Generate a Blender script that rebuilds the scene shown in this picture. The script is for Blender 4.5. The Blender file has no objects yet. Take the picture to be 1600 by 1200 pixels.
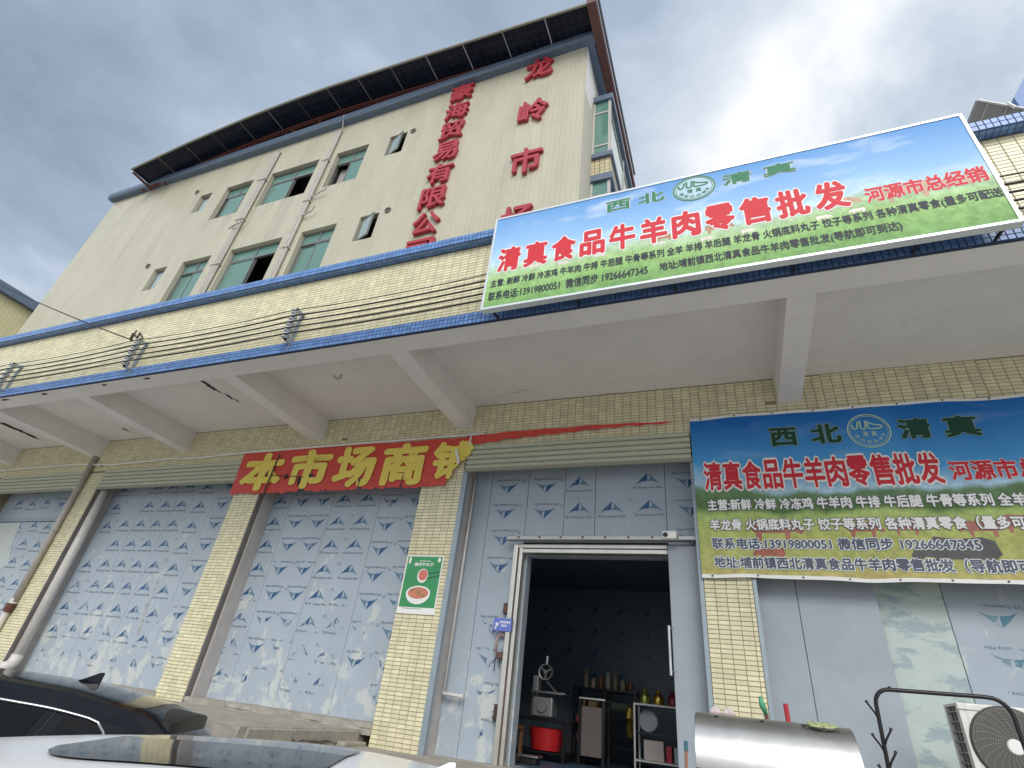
import bpy, bmesh, math, random
from mathutils import Vector, Matrix
rnd = random.Random(7)
R = math.radians
SC = bpy.context.scene
COL = SC.collection

# ------------------------------------------------------------------ camera
cam_d = bpy.data.cameras.new('camera')
cam_d.sensor_width = 36.0
cam_d.lens = 18.53
cam_d.clip_end = 3000
cam_d.clip_start = 0.02
cam = bpy.data.objects.new('camera', cam_d)
COL.objects.link(cam)
XW = Vector((0.9316869, 0.10063329, 0.34904507))      # world axes seen in camera space
ZW = Vector((0.1048109, 0.84552925, -0.5235408))
YW = Vector((0.34781344, -0.52435983, -0.77722106))
rot = Matrix((XW, YW, ZW))
m4 = rot.to_4x4()
m4.translation = Vector((0, -6.0, 1.6))
cam.matrix_world = m4
SC.camera = cam

# ------------------------------------------------------------------ world, sun, exposure
SUN_EL, SUN_AZ = 36.0, 158.0          # azimuth clockwise from +Y: in front of the facade, a little to the right
w = bpy.data.worlds.new('World')
SC.world = w
w.use_nodes = True
nt = w.node_tree
nt.nodes.clear()
N = lambda t: nt.nodes.new(t)
L = lambda a, b: nt.links.new(a, b)
out = N('ShaderNodeOutputWorld'); bg = N('ShaderNodeBackground'); bg.inputs['Strength'].default_value = 0.1
sky = N('ShaderNodeTexSky'); sky.sky_type = 'NISHITA'; sky.sun_disc = False
sky.sun_elevation = R(SUN_EL); sky.sun_rotation = R(SUN_AZ)
tc = N('ShaderNodeTexCoord'); sep = N('ShaderNodeSeparateXYZ'); L(tc.outputs['Generated'], sep.inputs[0])
mx = N('ShaderNodeMath'); mx.operation = 'MAXIMUM'; L(sep.outputs[2], mx.inputs[0]); mx.inputs[1].default_value = 0.0
ad = N('ShaderNodeMath'); ad.operation = 'ADD'; L(mx.outputs[0], ad.inputs[0]); ad.inputs[1].default_value = 0.30
cmb = N('ShaderNodeCombineXYZ')
for i in (0, 1):
    dv = N('ShaderNodeMath'); dv.operation = 'DIVIDE'; L(sep.outputs[i], dv.inputs[0]); L(ad.outputs[0], dv.inputs[1]); L(dv.outputs[0], cmb.inputs[i])
mp = N('ShaderNodeMapping'); L(cmb.outputs[0], mp.inputs[0]); mp.inputs['Location'].default_value = (12.106, -23.608, 0)
n1 = N('ShaderNodeTexNoise'); n1.inputs['Scale'].default_value = 1.9; n1.inputs['Detail'].default_value = 8; n1.inputs['Roughness'].default_value = 0.55; n1.inputs['Distortion'].default_value = 0.3
n2 = N('ShaderNodeTexNoise'); n2.inputs['Scale'].default_value = 0.75; n2.inputs['Detail'].default_value = 2
L(mp.outputs[0], n1.inputs['Vector']); L(mp.outputs[0], n2.inputs['Vector'])
sm = N('ShaderNodeMix'); sm.data_type = 'FLOAT'; sm.inputs[0].default_value = 0.45
L(n1.outputs[0], sm.inputs[2]); L(n2.outputs[0], sm.inputs[3])
ramp = N('ShaderNodeValToRGB'); L(sm.outputs[0], ramp.inputs[0])
cr = ramp.color_ramp
cr.elements[0].position = 0.30; cr.elements[0].color = (0.20, 0.25, 0.33, 1)
cr.elements[1].position = 0.585; cr.elements[1].color = (1.0, 1.0, 1.0, 1)
e = cr.elements.new(0.43); e.color = (0.37, 0.45, 0.56, 1)
e = cr.elements.new(0.515); e.color = (0.64, 0.70, 0.77, 1)
mul = N('ShaderNodeVectorMath'); mul.operation = 'SCALE'; L(ramp.outputs[0], mul.inputs[0]); mul.inputs[3].default_value = 7.4
mixc = N('ShaderNodeMix'); mixc.data_type = 'RGBA'; mixc.inputs[0].default_value = 0.9
L(sky.outputs[0], mixc.inputs[6]); L(mul.outputs[0], mixc.inputs[7])
L(mixc.outputs[2], bg.inputs[0]); L(bg.outputs[0], out.inputs[0])

sun_d = bpy.data.lights.new('sun', 'SUN'); sun_d.energy = 1.5; sun_d.angle = R(35); sun_d.color = (1.0, 0.97, 0.91)
sun = bpy.data.objects.new('sun', sun_d); COL.objects.link(sun)
sd = Vector((math.sin(R(SUN_AZ)) * math.cos(R(SUN_EL)), math.cos(R(SUN_AZ)) * math.cos(R(SUN_EL)), math.sin(R(SUN_EL))))
sun.rotation_euler = sd.to_track_quat('Z', 'Y').to_euler()
sun.location = (0, -30, 40)
vs = SC.view_settings
vs.view_transform = 'Standard'; vs.look = 'None'; vs.gamma = 1.0; vs.use_curve_mapping = False
vs.exposure = 0.72
SC.cycles.max_bounces = 8
SC.cycles.diffuse_bounces = 5
SC.cycles.transparent_max_bounces = 12

# ------------------------------------------------------------------ materials
MATS = {}
def mat(name, col, rough=0.6, metal=0.0, var=0.0, vscale=3.0, bump=0.0, bscale=40.0, spec=0.5, col2=None, thr=None, coat=0.0, stretch=(1, 1, 1), island=0.0):
    """principled material; var = brightness mottling, col2+thr = patches of a second colour"""
    if name in MATS: return MATS[name]
    m = bpy.data.materials.new(name); m.use_nodes = True
    t = m.node_tree; b = t.nodes['Principled BSDF']
    b.inputs['Base Color'].default_value = (*col, 1); b.inputs['Roughness'].default_value = rough
    b.inputs['Metallic'].default_value = metal; b.inputs['Specular IOR Level'].default_value = spec
    if coat: b.inputs['Coat Weight'].default_value = coat; b.inputs['Coat Roughness'].default_value = 0.03
    if var or bump or col2 or island:
        g = t.nodes.new('ShaderNodeNewGeometry')
        mpn = t.nodes.new('ShaderNodeMapping'); mpn.inputs['Scale'].default_value = stretch
        t.links.new(g.outputs['Position'], mpn.inputs[0])
    cur = None
    if col2:
        nz = t.nodes.new('ShaderNodeTexNoise'); nz.inputs['Scale'].default_value = vscale; nz.inputs['Detail'].default_value = 7; nz.inputs['Roughness'].default_value = 0.6
        t.links.new(mpn.outputs[0], nz.inputs['Vector'])
        rp = t.nodes.new('ShaderNodeValToRGB'); rp.color_ramp.elements[0].position = thr; rp.color_ramp.elements[1].position = thr + 0.06
        t.links.new(nz.outputs[0], rp.inputs[0])
        mc = t.nodes.new('ShaderNodeMix'); mc.data_type = 'RGBA'; mc.inputs[6].default_value = (*col, 1); mc.inputs[7].default_value = (*col2, 1)
        t.links.new(rp.outputs[0], mc.inputs[0]); cur = mc.outputs[2]
    if var:
        nz = t.nodes.new('ShaderNodeTexNoise'); nz.inputs['Scale'].default_value = vscale * 1.7; nz.inputs['Detail'].default_value = 8; nz.inputs['Roughness'].default_value = 0.65
        t.links.new(mpn.outputs[0], nz.inputs['Vector'])
        mr = t.nodes.new('ShaderNodeMapRange'); mr.inputs[1].default_value = 0.3; mr.inputs[2].default_value = 0.7; mr.inputs[3].default_value = 1 - var; mr.inputs[4].default_value = 1 + var
        t.links.new(nz.outputs[0], mr.inputs[0])
        sc = t.nodes.new('ShaderNodeVectorMath'); sc.operation = 'SCALE'
        if cur: t.links.new(cur, sc.inputs[0])
        else: sc.inputs[0].default_value = col
        t.links.new(mr.outputs[0], sc.inputs[3]); cur = sc.outputs[0]
    if island:
        oi = t.nodes.new('ShaderNodeObjectInfo')
        a = t.nodes.new('ShaderNodeMath'); t.links.new(g.outputs['Random Per Island'], a.inputs[0]); t.links.new(oi.outputs['Random'], a.inputs[1])
        f = t.nodes.new('ShaderNodeMath'); f.operation = 'FRACT'; t.links.new(a.outputs[0], f.inputs[0])
        mr = t.nodes.new('ShaderNodeMapRange'); mr.inputs[3].default_value = 1 - island; mr.inputs[4].default_value = 1 + island
        t.links.new(f.outputs[0], mr.inputs[0])
        sc = t.nodes.new('ShaderNodeVectorMath'); sc.operation = 'SCALE'
        if cur: t.links.new(cur, sc.inputs[0])
        else: sc.inputs[0].default_value = col
        t.links.new(mr.outputs[0], sc.inputs[3]); cur = sc.outputs[0]
    if cur: t.links.new(cur, b.inputs['Base Color'])
    if bump:
        nb = t.nodes.new('ShaderNodeTexNoise'); nb.inputs['Scale'].default_value = bscale; nb.inputs['Detail'].default_value = 5
        t.links.new(mpn.outputs[0], nb.inputs['Vector'])
        bp = t.nodes.new('ShaderNodeBump'); bp.inputs['Strength'].default_value = bump; bp.inputs['Distance'].default_value = 0.01
        t.links.new(nb.outputs[0], bp.inputs['Height']); t.links.new(bp.outputs[0], b.inputs['Normal'])
    MATS[name] = m
    return m

def brick_mat(name, c1, c2, mortar, bw, bh, msz, plane='XZ', rough=0.35, bump=0.3, var=0.11):
    m = bpy.data.materials.new(name); m.use_nodes = True
    t = m.node_tree; b = t.nodes['Principled BSDF']; b.inputs['Roughness'].default_value = rough
    g = t.nodes.new('ShaderNodeNewGeometry'); s = t.nodes.new('ShaderNodeSeparateXYZ'); c = t.nodes.new('ShaderNodeCombineXYZ')
    t.links.new(g.outputs['Position'], s.inputs[0])
    t.links.new(s.outputs['XYZ'.index(plane[0])], c.inputs[0]); t.links.new(s.outputs['XYZ'.index(plane[1])], c.inputs[1])
    br = t.nodes.new('ShaderNodeTexBrick'); br.offset = 0.0; br.squash = 1.0
    br.inputs['Scale'].default_value = 1.0; br.inputs['Brick Width'].default_value = bw; br.inputs['Row Height'].default_value = bh
    br.inputs['Mortar Size'].default_value = msz; br.inputs['Mortar Smooth'].default_value = 0.1; br.inputs['Bias'].default_value = 0.0
    br.inputs['Color1'].default_value = (*c1, 1); br.inputs['Color2'].default_value = (*c2, 1); br.inputs['Mortar'].default_value = (*mortar, 1)
    t.links.new(c.outputs[0], br.inputs['Vector'])
    mp_ = t.nodes.new('ShaderNodeMapping'); mp_.inputs['Scale'].default_value = (1, 1, 0.25); t.links.new(g.outputs['Position'], mp_.inputs[0])
    nz = t.nodes.new('ShaderNodeTexNoise'); nz.inputs['Scale'].default_value = 1.6; nz.inputs['Detail'].default_value = 8; nz.inputs['Roughness'].default_value = 0.65
    t.links.new(mp_.outputs[0], nz.inputs['Vector'])
    mr = t.nodes.new('ShaderNodeMapRange'); mr.inputs[1].default_value = 0.3; mr.inputs[2].default_value = 0.7; mr.inputs[3].default_value = 1 - var; mr.inputs[4].default_value = 1 + var
    t.links.new(nz.outputs[0], mr.inputs[0])
    sc = t.nodes.new('ShaderNodeVectorMath'); sc.operation = 'SCALE'; t.links.new(br.outputs['Color'], sc.inputs[0]); t.links.new(mr.outputs[0], sc.inputs[3])
    mp3 = t.nodes.new('ShaderNodeMapping'); mp3.inputs['Scale'].default_value = (2.6, 2.6, .16); mp3.inputs['Location'].default_value = (3, 1, 2); t.links.new(g.outputs['Position'], mp3.inputs[0])
    n3 = t.nodes.new('ShaderNodeTexNoise'); n3.inputs['Scale'].default_value = 1.5; n3.inputs['Detail'].default_value = 6; t.links.new(mp3.outputs[0], n3.inputs['Vector'])
    m3 = t.nodes.new('ShaderNodeMapRange'); m3.inputs[1].default_value = .54; m3.inputs[2].default_value = .72; m3.inputs[3].default_value = 1.0; m3.inputs[4].default_value = .88; t.links.new(n3.outputs[0], m3.inputs[0])
    s3 = t.nodes.new('ShaderNodeVectorMath'); s3.operation = 'SCALE'; t.links.new(sc.outputs[0], s3.inputs[0]); t.links.new(m3.outputs[0], s3.inputs[3])
    t.links.new(s3.outputs[0], b.inputs['Base Color'])
    bp = t.nodes.new('ShaderNodeBump'); bp.inputs['Strength'].default_value = bump; bp.inputs['Distance'].default_value = 0.004; bp.invert = True
    t.links.new(br.outputs['Fac'], bp.inputs['Height']); t.links.new(bp.outputs[0], b.inputs['Normal'])
    MATS[name] = m
    return m

def print_mat(name, col, wear_lo=1.15, wear_hi=3.0, base=0.33):
    """thin ink on protective film: rubbed away in patches, more where people and rain reach it"""
    m = bpy.data.materials.new(name); m.use_nodes = True
    t = m.node_tree; b = t.nodes['Principled BSDF']; b.inputs['Base Color'].default_value = (*col, 1); b.inputs['Roughness'].default_value = 0.35
    o = t.nodes['Material Output']; tr = t.nodes.new('ShaderNodeBsdfTransparent'); mxs = t.nodes.new('ShaderNodeMixShader')
    g = t.nodes.new('ShaderNodeNewGeometry'); s = t.nodes.new('ShaderNodeSeparateXYZ'); t.links.new(g.outputs['Position'], s.inputs[0])
    nz = t.nodes.new('ShaderNodeTexNoise'); nz.inputs['Scale'].default_value = 5.5; nz.inputs['Detail'].default_value = 7; nz.inputs['Roughness'].default_value = 0.65
    t.links.new(g.outputs['Position'], nz.inputs['Vector'])
    mr = t.nodes.new('ShaderNodeMapRange'); mr.inputs[1].default_value = wear_lo; mr.inputs[2].default_value = wear_hi; mr.inputs[3].default_value = 0.59; mr.inputs[4].default_value = base
    t.links.new(s.outputs[2], mr.inputs[0])
    sb = t.nodes.new('ShaderNodeMath'); sb.operation = 'SUBTRACT'; t.links.new(nz.outputs[0], sb.inputs[0]); t.links.new(mr.outputs[0], sb.inputs[1])
    ml = t.nodes.new('ShaderNodeMath'); ml.operation = 'MULTIPLY'; ml.inputs[1].default_value = 12.0; ml.use_clamp = True; t.links.new(sb.outputs[0], ml.inputs[0])
    m9 = t.nodes.new('ShaderNodeMath'); m9.operation = 'MULTIPLY'; m9.inputs[1].default_value = 0.9; t.links.new(ml.outputs[0], m9.inputs[0])
    t.links.new(m9.outputs[0], mxs.inputs[0]); t.links.new(tr.outputs[0], mxs.inputs[1]); t.links.new(b.outputs[0], mxs.inputs[2]); t.links.new(mxs.outputs[0], o.inputs[0])
    MATS[name] = m
    return m

TILE_C = (0.69, 0.645, 0.44)
M_tile = mat('cream_tile', TILE_C, 0.28, var=0.12, vscale=2.2, island=0.10, spec=0.5, stretch=(1.6, 1.6, .35))
M_grout = mat('grout', (0.25, 0.215, 0.14), 0.9, var=0.2, vscale=6)
M_btile = mat('blue_tile', (0.13, 0.25, 0.52), 0.3, var=0.12, vscale=4, island=0.16)
M_bgrout = mat('blue_grout', (0.03, 0.045, 0.10), 0.9)
M_upper = brick_mat('upper_wall_tile', (0.49, 0.468, 0.36), (0.51, 0.487, 0.375), (0.36, 0.34, 0.26), 0.105, 0.05, 0.0042)
M_side = mat('side_wall', (0.50, 0.48, 0.38), 0.6, var=0.08, vscale=2.0)
M_conc = mat('concrete', (0.34, 0.315, 0.275), 0.9, var=0.22, vscale=3.0, bump=0.5, bscale=30)
M_street = mat('street_concrete', (0.44, 0.425, 0.40), 0.9, var=0.15, vscale=1.0, bump=0.3)
M_soffit = mat('white_plaster', (0.80, 0.77, 0.75), 0.85, var=0.05, vscale=1.5, bump=0.2, bscale=25, col2=(0.73, 0.69, 0.66), thr=0.63)
def panel_mat(name, col):
    """printed film on sheet metal: scuffed pale patches (more of them low down), brown run marks"""
    m = mat(name, col, 0.33, var=0.07, vscale=1.3, bump=0.08, bscale=9)
    t = m.node_tree; b_ = t.nodes['Principled BSDF']; src = b_.inputs['Base Color'].links[0].from_socket
    g = t.nodes.new('ShaderNodeNewGeometry'); s = t.nodes.new('ShaderNodeSeparateXYZ'); t.links.new(g.outputs['Position'], s.inputs[0])
    def layer(src, colour, scale, stretch, lo, hi, z0, z1, gain, loc):
        mp_ = t.nodes.new('ShaderNodeMapping'); mp_.inputs['Scale'].default_value = stretch; mp_.inputs['Location'].default_value = loc; t.links.new(g.outputs['Position'], mp_.inputs[0])
        nz = t.nodes.new('ShaderNodeTexNoise'); nz.inputs['Scale'].default_value = scale; nz.inputs['Detail'].default_value = 8; nz.inputs['Roughness'].default_value = .62; nz.inputs['Distortion'].default_value = .4
        t.links.new(mp_.outputs[0], nz.inputs['Vector'])
        th = t.nodes.new('ShaderNodeMapRange'); th.inputs[1].default_value = z0; th.inputs[2].default_value = z1; th.inputs[3].default_value = lo; th.inputs[4].default_value = hi; t.links.new(s.outputs[2], th.inputs[0])
        sb = t.nodes.new('ShaderNodeMath'); sb.operation = 'SUBTRACT'; t.links.new(nz.outputs[0], sb.inputs[0]); t.links.new(th.outputs[0], sb.inputs[1])
        ml = t.nodes.new('ShaderNodeMath'); ml.operation = 'MULTIPLY'; ml.use_clamp = True; ml.inputs[1].default_value = gain; t.links.new(sb.outputs[0], ml.inputs[0])
        m8 = t.nodes.new('ShaderNodeMath'); m8.operation = 'MULTIPLY'; m8.inputs[1].default_value = .8; t.links.new(ml.outputs[0], m8.inputs[0])
        mc = t.nodes.new('ShaderNodeMix'); mc.data_type = 'RGBA'; t.links.new(m8.outputs[0], mc.inputs[0]); t.links.new(src, mc.inputs[6]); mc.inputs[7].default_value = (*colour, 1)
        return mc.outputs[2]
    c = layer(src, (.54, .57, .55), 4.2, (1, 1, .7), .50, .66, 1.3, 3.8, 20, (0, 0, 0))
    c = layer(c, (.30, .26, .20), 5.0, (1, 1, .22), .68, .64, 1.3, 3.4, 14, (4, 0, 2))
    c = layer(c, (.56, .60, .60), 9.0, (1, 1, .35), .64, .68, 1.3, 4.2, 30, (9, 0, 5))
    t.links.new(c, b_.inputs['Base Color'])
    return m
M_panel = panel_mat('film_panel', (0.37, 0.43, 0.495))
M_leaf = mat('bare_panel', (0.335, 0.375, 0.425), 0.42, var=0.08, vscale=1.5, bump=0.06, bscale=8)
M_resid = mat('glue_residue_panel', (0.47, 0.55, 0.53), 0.5, var=0.05, vscale=3, col2=(0.32, 0.40, 0.43), thr=0.52, stretch=(1, 1, 2.2))
M_dark = mat('dark_gap', (0.03, 0.03, 0.033), 0.8)
M_rail = mat('grey_rail', (0.30, 0.36, 0.41), 0.45, metal=0.3, var=0.1)
M_jamb = mat('jamb_render', (0.47, 0.445, 0.435), 0.9, var=0.12, vscale=3)
M_shut = mat('shutter_paint', (0.47, 0.49, 0.375), 0.45, var=0.06, vscale=4)
M_steel = mat('door_steel', (0.62, 0.60, 0.55), 0.3, metal=0.7, var=0.1, vscale=6)
M_inox = mat('stainless', (0.60, 0.59, 0.57), 0.36, metal=1.0, var=0.14, vscale=5, bump=0.04, bscale=60)
M_white = mat('white_plastic', (0.75, 0.75, 0.73), 0.4, var=0.05)
M_pvc = mat('pvc_pipe', (0.62, 0.60, 0.57), 0.4, var=0.1, vscale=5)
M_gpipe = mat('grey_pipe', (0.42, 0.395, 0.36), 0.5, var=0.12, vscale=5)
M_black = mat('black_plastic', (0.015, 0.015, 0.016), 0.45)
M_bmetal = mat('black_metal', (0.02, 0.02, 0.022), 0.35, metal=0.4)
M_alu = mat('window_frame', (0.23, 0.24, 0.23), 0.4, metal=0.5)
M_glass = mat('teal_glass', (0.115, 0.235, 0.20), 0.07, spec=0.6, var=0.08, vscale=1.0)
M_pane2 = mat('frosted_pane', (0.33, 0.43, 0.45), 0.25)
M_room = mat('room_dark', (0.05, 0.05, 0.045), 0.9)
M_curt = mat('curtain', (0.33, 0.30, 0.30), 0.9)
M_red = mat('red_letter', (0.37, 0.03, 0.045), 0.45, var=0.1, vscale=3)
M_cable = mat('cable', (0.025, 0.022, 0.022), 0.6)
M_porc = mat('porcelain', (0.50, 0.51, 0.50), 0.25)
M_rust = mat('rusty_steel', (0.11, 0.065, 0.05), 0.75, var=0.3, vscale=8)
M_redsteel = mat('red_primer_steel', (0.12, 0.035, 0.025), 0.6, var=0.2, vscale=4)
M_vin_r = mat('red_vinyl', (0.60, 0.06, 0.045), 0.45, var=0.1, vscale=5)
M_vin_y = mat('yellow_print', (0.80, 0.65, 0.12), 0.5, var=0.06, vscale=8)
M_pr_w = mat('print_white', (0.78, 0.78, 0.76), 0.6, spec=0.35)
M_pr_r = mat('print_red', (0.60, 0.03, 0.045), 0.6, spec=0.35)
M_pr_k = mat('print_dark', (0.03, 0.035, 0.05), 0.6, spec=0.35)
M_pr_g = mat('print_green', (0.04, 0.20, 0.10), 0.6, spec=0.35)
M_pr_g2 = mat('print_dark_green', (0.02, 0.07, 0.045), 0.6, spec=0.15)
M_stain = mat('peeled_stain', (0.035, 0.03, 0.028), 0.95)
M_grate = mat('dust', (0.2, 0.19, 0.17), 0.9)
P_dark = print_mat('ink_dark', (0.025, 0.10, 0.24))
P_mid = print_mat('ink_mid', (0.12, 0.22, 0.32))
P_text = print_mat('ink_text', (0.13, 0.18, 0.23), base=0.36)

# ------------------------------------------------------------------ mesh helpers
class MB:
    def __init__(s): s.v = []; s.f = []; s.mi = []; s.cur = 0; s.smooth = False
    def add(s, vs, fs):
        o = len(s.v); s.v.extend(vs)
        for f in fs: s.f.append(tuple(i + o for i in f)); s.mi.append(s.cur)
        return s
    def box(s, x0, x1, y0, y1, z0, z1):
        return s.add([(x0, y0, z0), (x1, y0, z0), (x1, y1, z0), (x0, y1, z0), (x0, y0, z1), (x1, y0, z1), (x1, y1, z1), (x0, y1, z1)],
                     [(0, 3, 2, 1), (4, 5, 6, 7), (0, 1, 5, 4), (1, 2, 6, 5), (2, 3, 7, 6), (3, 0, 4, 7)])
    def bbox(s, x0, x1, y0, y1, z0, z1, b=0.01):
        """box with chamfered edges"""
        bm = bmesh.new(); bmesh.ops.create_cube(bm, size=1)
        for v in bm.verts: v.co = Vector(((x0 + x1) / 2 + v.co.x * (x1 - x0), (y0 + y1) / 2 + v.co.y * (y1 - y0), (z0 + z1) / 2 + v.co.z * (z1 - z0)))
        bmesh.ops.bevel(bm, geom=bm.edges[:], offset=b, segments=2, profile=0.5, affect='EDGES')
        bm.verts.ensure_lookup_table()
        s.add([tuple(v.co) for v in bm.verts], [tuple(v.index for v in f.verts) for f in bm.faces]); bm.free(); return s
    def prism(s, poly, y0, y1, plane='XZ'):
        """extrude polygon (a,b) along the remaining axis"""
        n = len(poly)
        def P(a, b, c):
            return {'XZ': (a, c, b), 'YZ': (c, a, b), 'XY': (a, b, c)}[plane]
        vs = [P(a, b, y0) for a, b in poly] + [P(a, b, y1) for a, b in poly]
        fs = [tuple(range(n)), tuple(range(2 * n - 1, n - 1, -1))] + [(i, n + i, n + (i + 1) % n, (i + 1) % n) for i in range(n)]
        return s.add(vs, fs)
    def flat(s, poly, y, plane='XZ'):
        def P(a, b): return {'XZ': (a, y, b), 'YZ': (y, a, b), 'XY': (a, b, y)}[plane]
        return s.add([P(a, b) for a, b in poly], [tuple(range(len(poly)))])
    def tube(s, pts, r, n=8, cap=True):
        pts = [Vector(p) for p in pts]; rs = r if isinstance(r, (list, tuple)) else [r] * len(pts)
        o = len(s.v); prev = None; vs = []
        for i, p in enumerate(pts):
            d = (pts[min(i + 1, len(pts) - 1)] - pts[max(i - 1, 0)]).normalized()
            if prev is None:
                a = d.orthogonal().normalized()
            else:
                a = (prev - d * prev.dot(d)); a = a.normalized() if a.length > 1e-6 else d.orthogonal().normalized()
            prev = a; b = d.cross(a)
            for k in range(n):
                t = 2 * math.pi * k / n; q = p + (a * math.cos(t) + b * math.sin(t)) * rs[i]; vs.append(tuple(q))
        fs = [(i * n + k, i * n + (k + 1) % n, (i + 1) * n + (k + 1) % n, (i + 1) * n + k) for i in range(len(pts) - 1) for k in range(n)]
        if cap: fs += [tuple(range(n - 1, -1, -1)), tuple(range((len(pts) - 1) * n, len(pts) * n))]
        return s.add(vs, fs)
    def lathe(s, prof, c, axis='Z', n=24, a0=0.0, a1=2 * math.pi):
        """profile [(r, h)] about an axis through c"""
        full = abs(a1 - a0 - 2 * math.pi) < 1e-6; m = n if full else n + 1
        vs = []
        for r, h in prof:
            for k in range(m):
                t = a0 + (a1 - a0) * k / n; u, v_ = r * math.cos(t), r * math.sin(t)
                q = {'Z': (u, v_, h), 'Y': (u, h, v_), 'X': (h, u, v_)}[axis]
                vs.append((c[0] + q[0], c[1] + q[1], c[2] + q[2]))
        fs = []
        for i in range(len(prof) - 1):
            for k in range(n):
                k2 = (k + 1) % m
                fs.append((i * m + k, i * m + k2, (i + 1) * m + k2, (i + 1) * m + k))
        return s.add(vs, fs)
    def xf(s, M, start=0):
        for i in range(start, len(s.v)): s.v[i] = tuple(M @ Vector(s.v[i]))
        return s
    def mesh(s, name, mats, smooth=None):
        me = bpy.data.meshes.new(name); me.from_pydata(s.v, [], s.f)
        for m in (mats if isinstance(mats, (list, tuple)) else [mats]): me.materials.append(m)
        if any(s.mi): me.polygons.foreach_set('material_index', s.mi)
        bm = bmesh.new(); bm.from_mesh(me); bmesh.ops.recalc_face_normals(bm, faces=bm.faces); bm.to_mesh(me); bm.free()
        if smooth:
            me.polygons.foreach_set('use_smooth', [True] * len(me.polygons))
            if smooth is not True: me.set_sharp_from_angle(angle=R(smooth))
        me.update(); return me

WL = {}
def root(name, label, cat, loc=(0, 0, 0), group=None, rz=0):
    o = bpy.data.objects.new(name, None); COL.objects.link(o); o.location = loc; o.rotation_euler = (0, 0, rz); o.empty_display_size = 0.2
    o['label'] = label; o['category'] = cat
    if group: o['group'] = group
    WL[o.name] = Vector(loc); return o
def part(name, mb, mats, parent=None, smooth=None, local=False, label=None, kind=None, loc=None):
    """mesh from world-space vertices (or local ones when the root is turned)"""
    me = mb if isinstance(mb, bpy.types.Mesh) else mb.mesh(name, mats, smooth)
    o = bpy.data.objects.new(name, me); COL.objects.link(o)
    tgt = Vector(loc) if loc else Vector((0, 0, 0))
    if parent:
        o.parent = parent; o.location = tgt if local else tgt - WL[parent.name]
    else: o.location = tgt
    WL[o.name] = tgt if not local else Vector((0, 0, 0))
    if label: o['label'] = label
    if kind: o['kind'] = kind
    return o
def thing(name, label, cat, mb, mats, smooth=None, group=None, base=None):
    """single-mesh thing, origin moved to its base"""
    if base is None:
        xs = [v[0] for v in mb.v]; ys = [v[1] for v in mb.v]; zs = [v[2] for v in mb.v]
        base = ((min(xs) + max(xs)) / 2, (min(ys) + max(ys)) / 2, min(zs))
    mb.v = [(a - base[0], b - base[1], c - base[2]) for a, b, c in mb.v]
    o = part(name, mb, mats, None, smooth, loc=base)
    o['label'] = label; o['category'] = cat
    if group: o['group'] = group
    return o
def struct(name, mb, mats, smooth=None):
    o = part(name, mb, mats, None, smooth); o['kind'] = 'structure'; return o

# text -> mesh verts in the X (right) / Z (up) plane
_tc = {}
def text_geo(s, bold=0.0, extrude=0.0, res=3):
    k = (s, bold, extrude, res)
    if k in _tc: return _tc[k]
    c = bpy.data.curves.new('lettering', 'FONT'); c.body = s; c.resolution_u = res; c.offset = bold; c.extrude = extrude; c.fill_mode = 'BOTH' if extrude else 'FRONT'
    o = bpy.data.objects.new('lettering', c); COL.objects.link(o)
    bpy.context.view_layer.update()
    me = bpy.data.meshes.new_from_object(o.evaluated_get(bpy.context.evaluated_depsgraph_get()))
    g = ([tuple(v.co) for v in me.vertices], [tuple(p.vertices) for p in me.polygons])
    bpy.data.objects.remove(o); bpy.data.curves.remove(c); bpy.data.meshes.remove(me)
    _tc[k] = g; return g
def put_text(mb, s, x0, x1, z0, z1, y, bold=0.0, extrude=0.0, n=8):
    """text fitted into the box x0..x1, z0..z1; bold thickens every stroke by that part of an em. depth is real metres"""
    v, f = text_geo(s, 0.0, 1.0 if extrude else 0.0)
    ax = min(p[0] for p in v); bx = max(p[0] for p in v); az = min(p[1] for p in v); bz = max(p[1] for p in v)
    ax -= bold; bx += bold; az -= bold; bz += bold
    sx = (x1 - x0) / (bx - ax); sz = (z1 - z0) / (bz - az)
    sh = [(0, 0)] + ([(bold * math.cos(6.2832 * k / n), bold * math.sin(6.2832 * k / n)) for k in range(n)] if bold else [])
    for q, (du, dv) in enumerate(sh):
        vs = []
        for p in v:
            X = x0 + (p[0] + du - ax) * sx; Zz = z0 + (p[1] + dv - az) * sz
            vs.append((X, (y(X, Zz) if callable(y) else y) - p[2] * extrude - q * (.0003 if extrude else .00006), Zz))
        mb.add(vs, f)
    return mb

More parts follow.
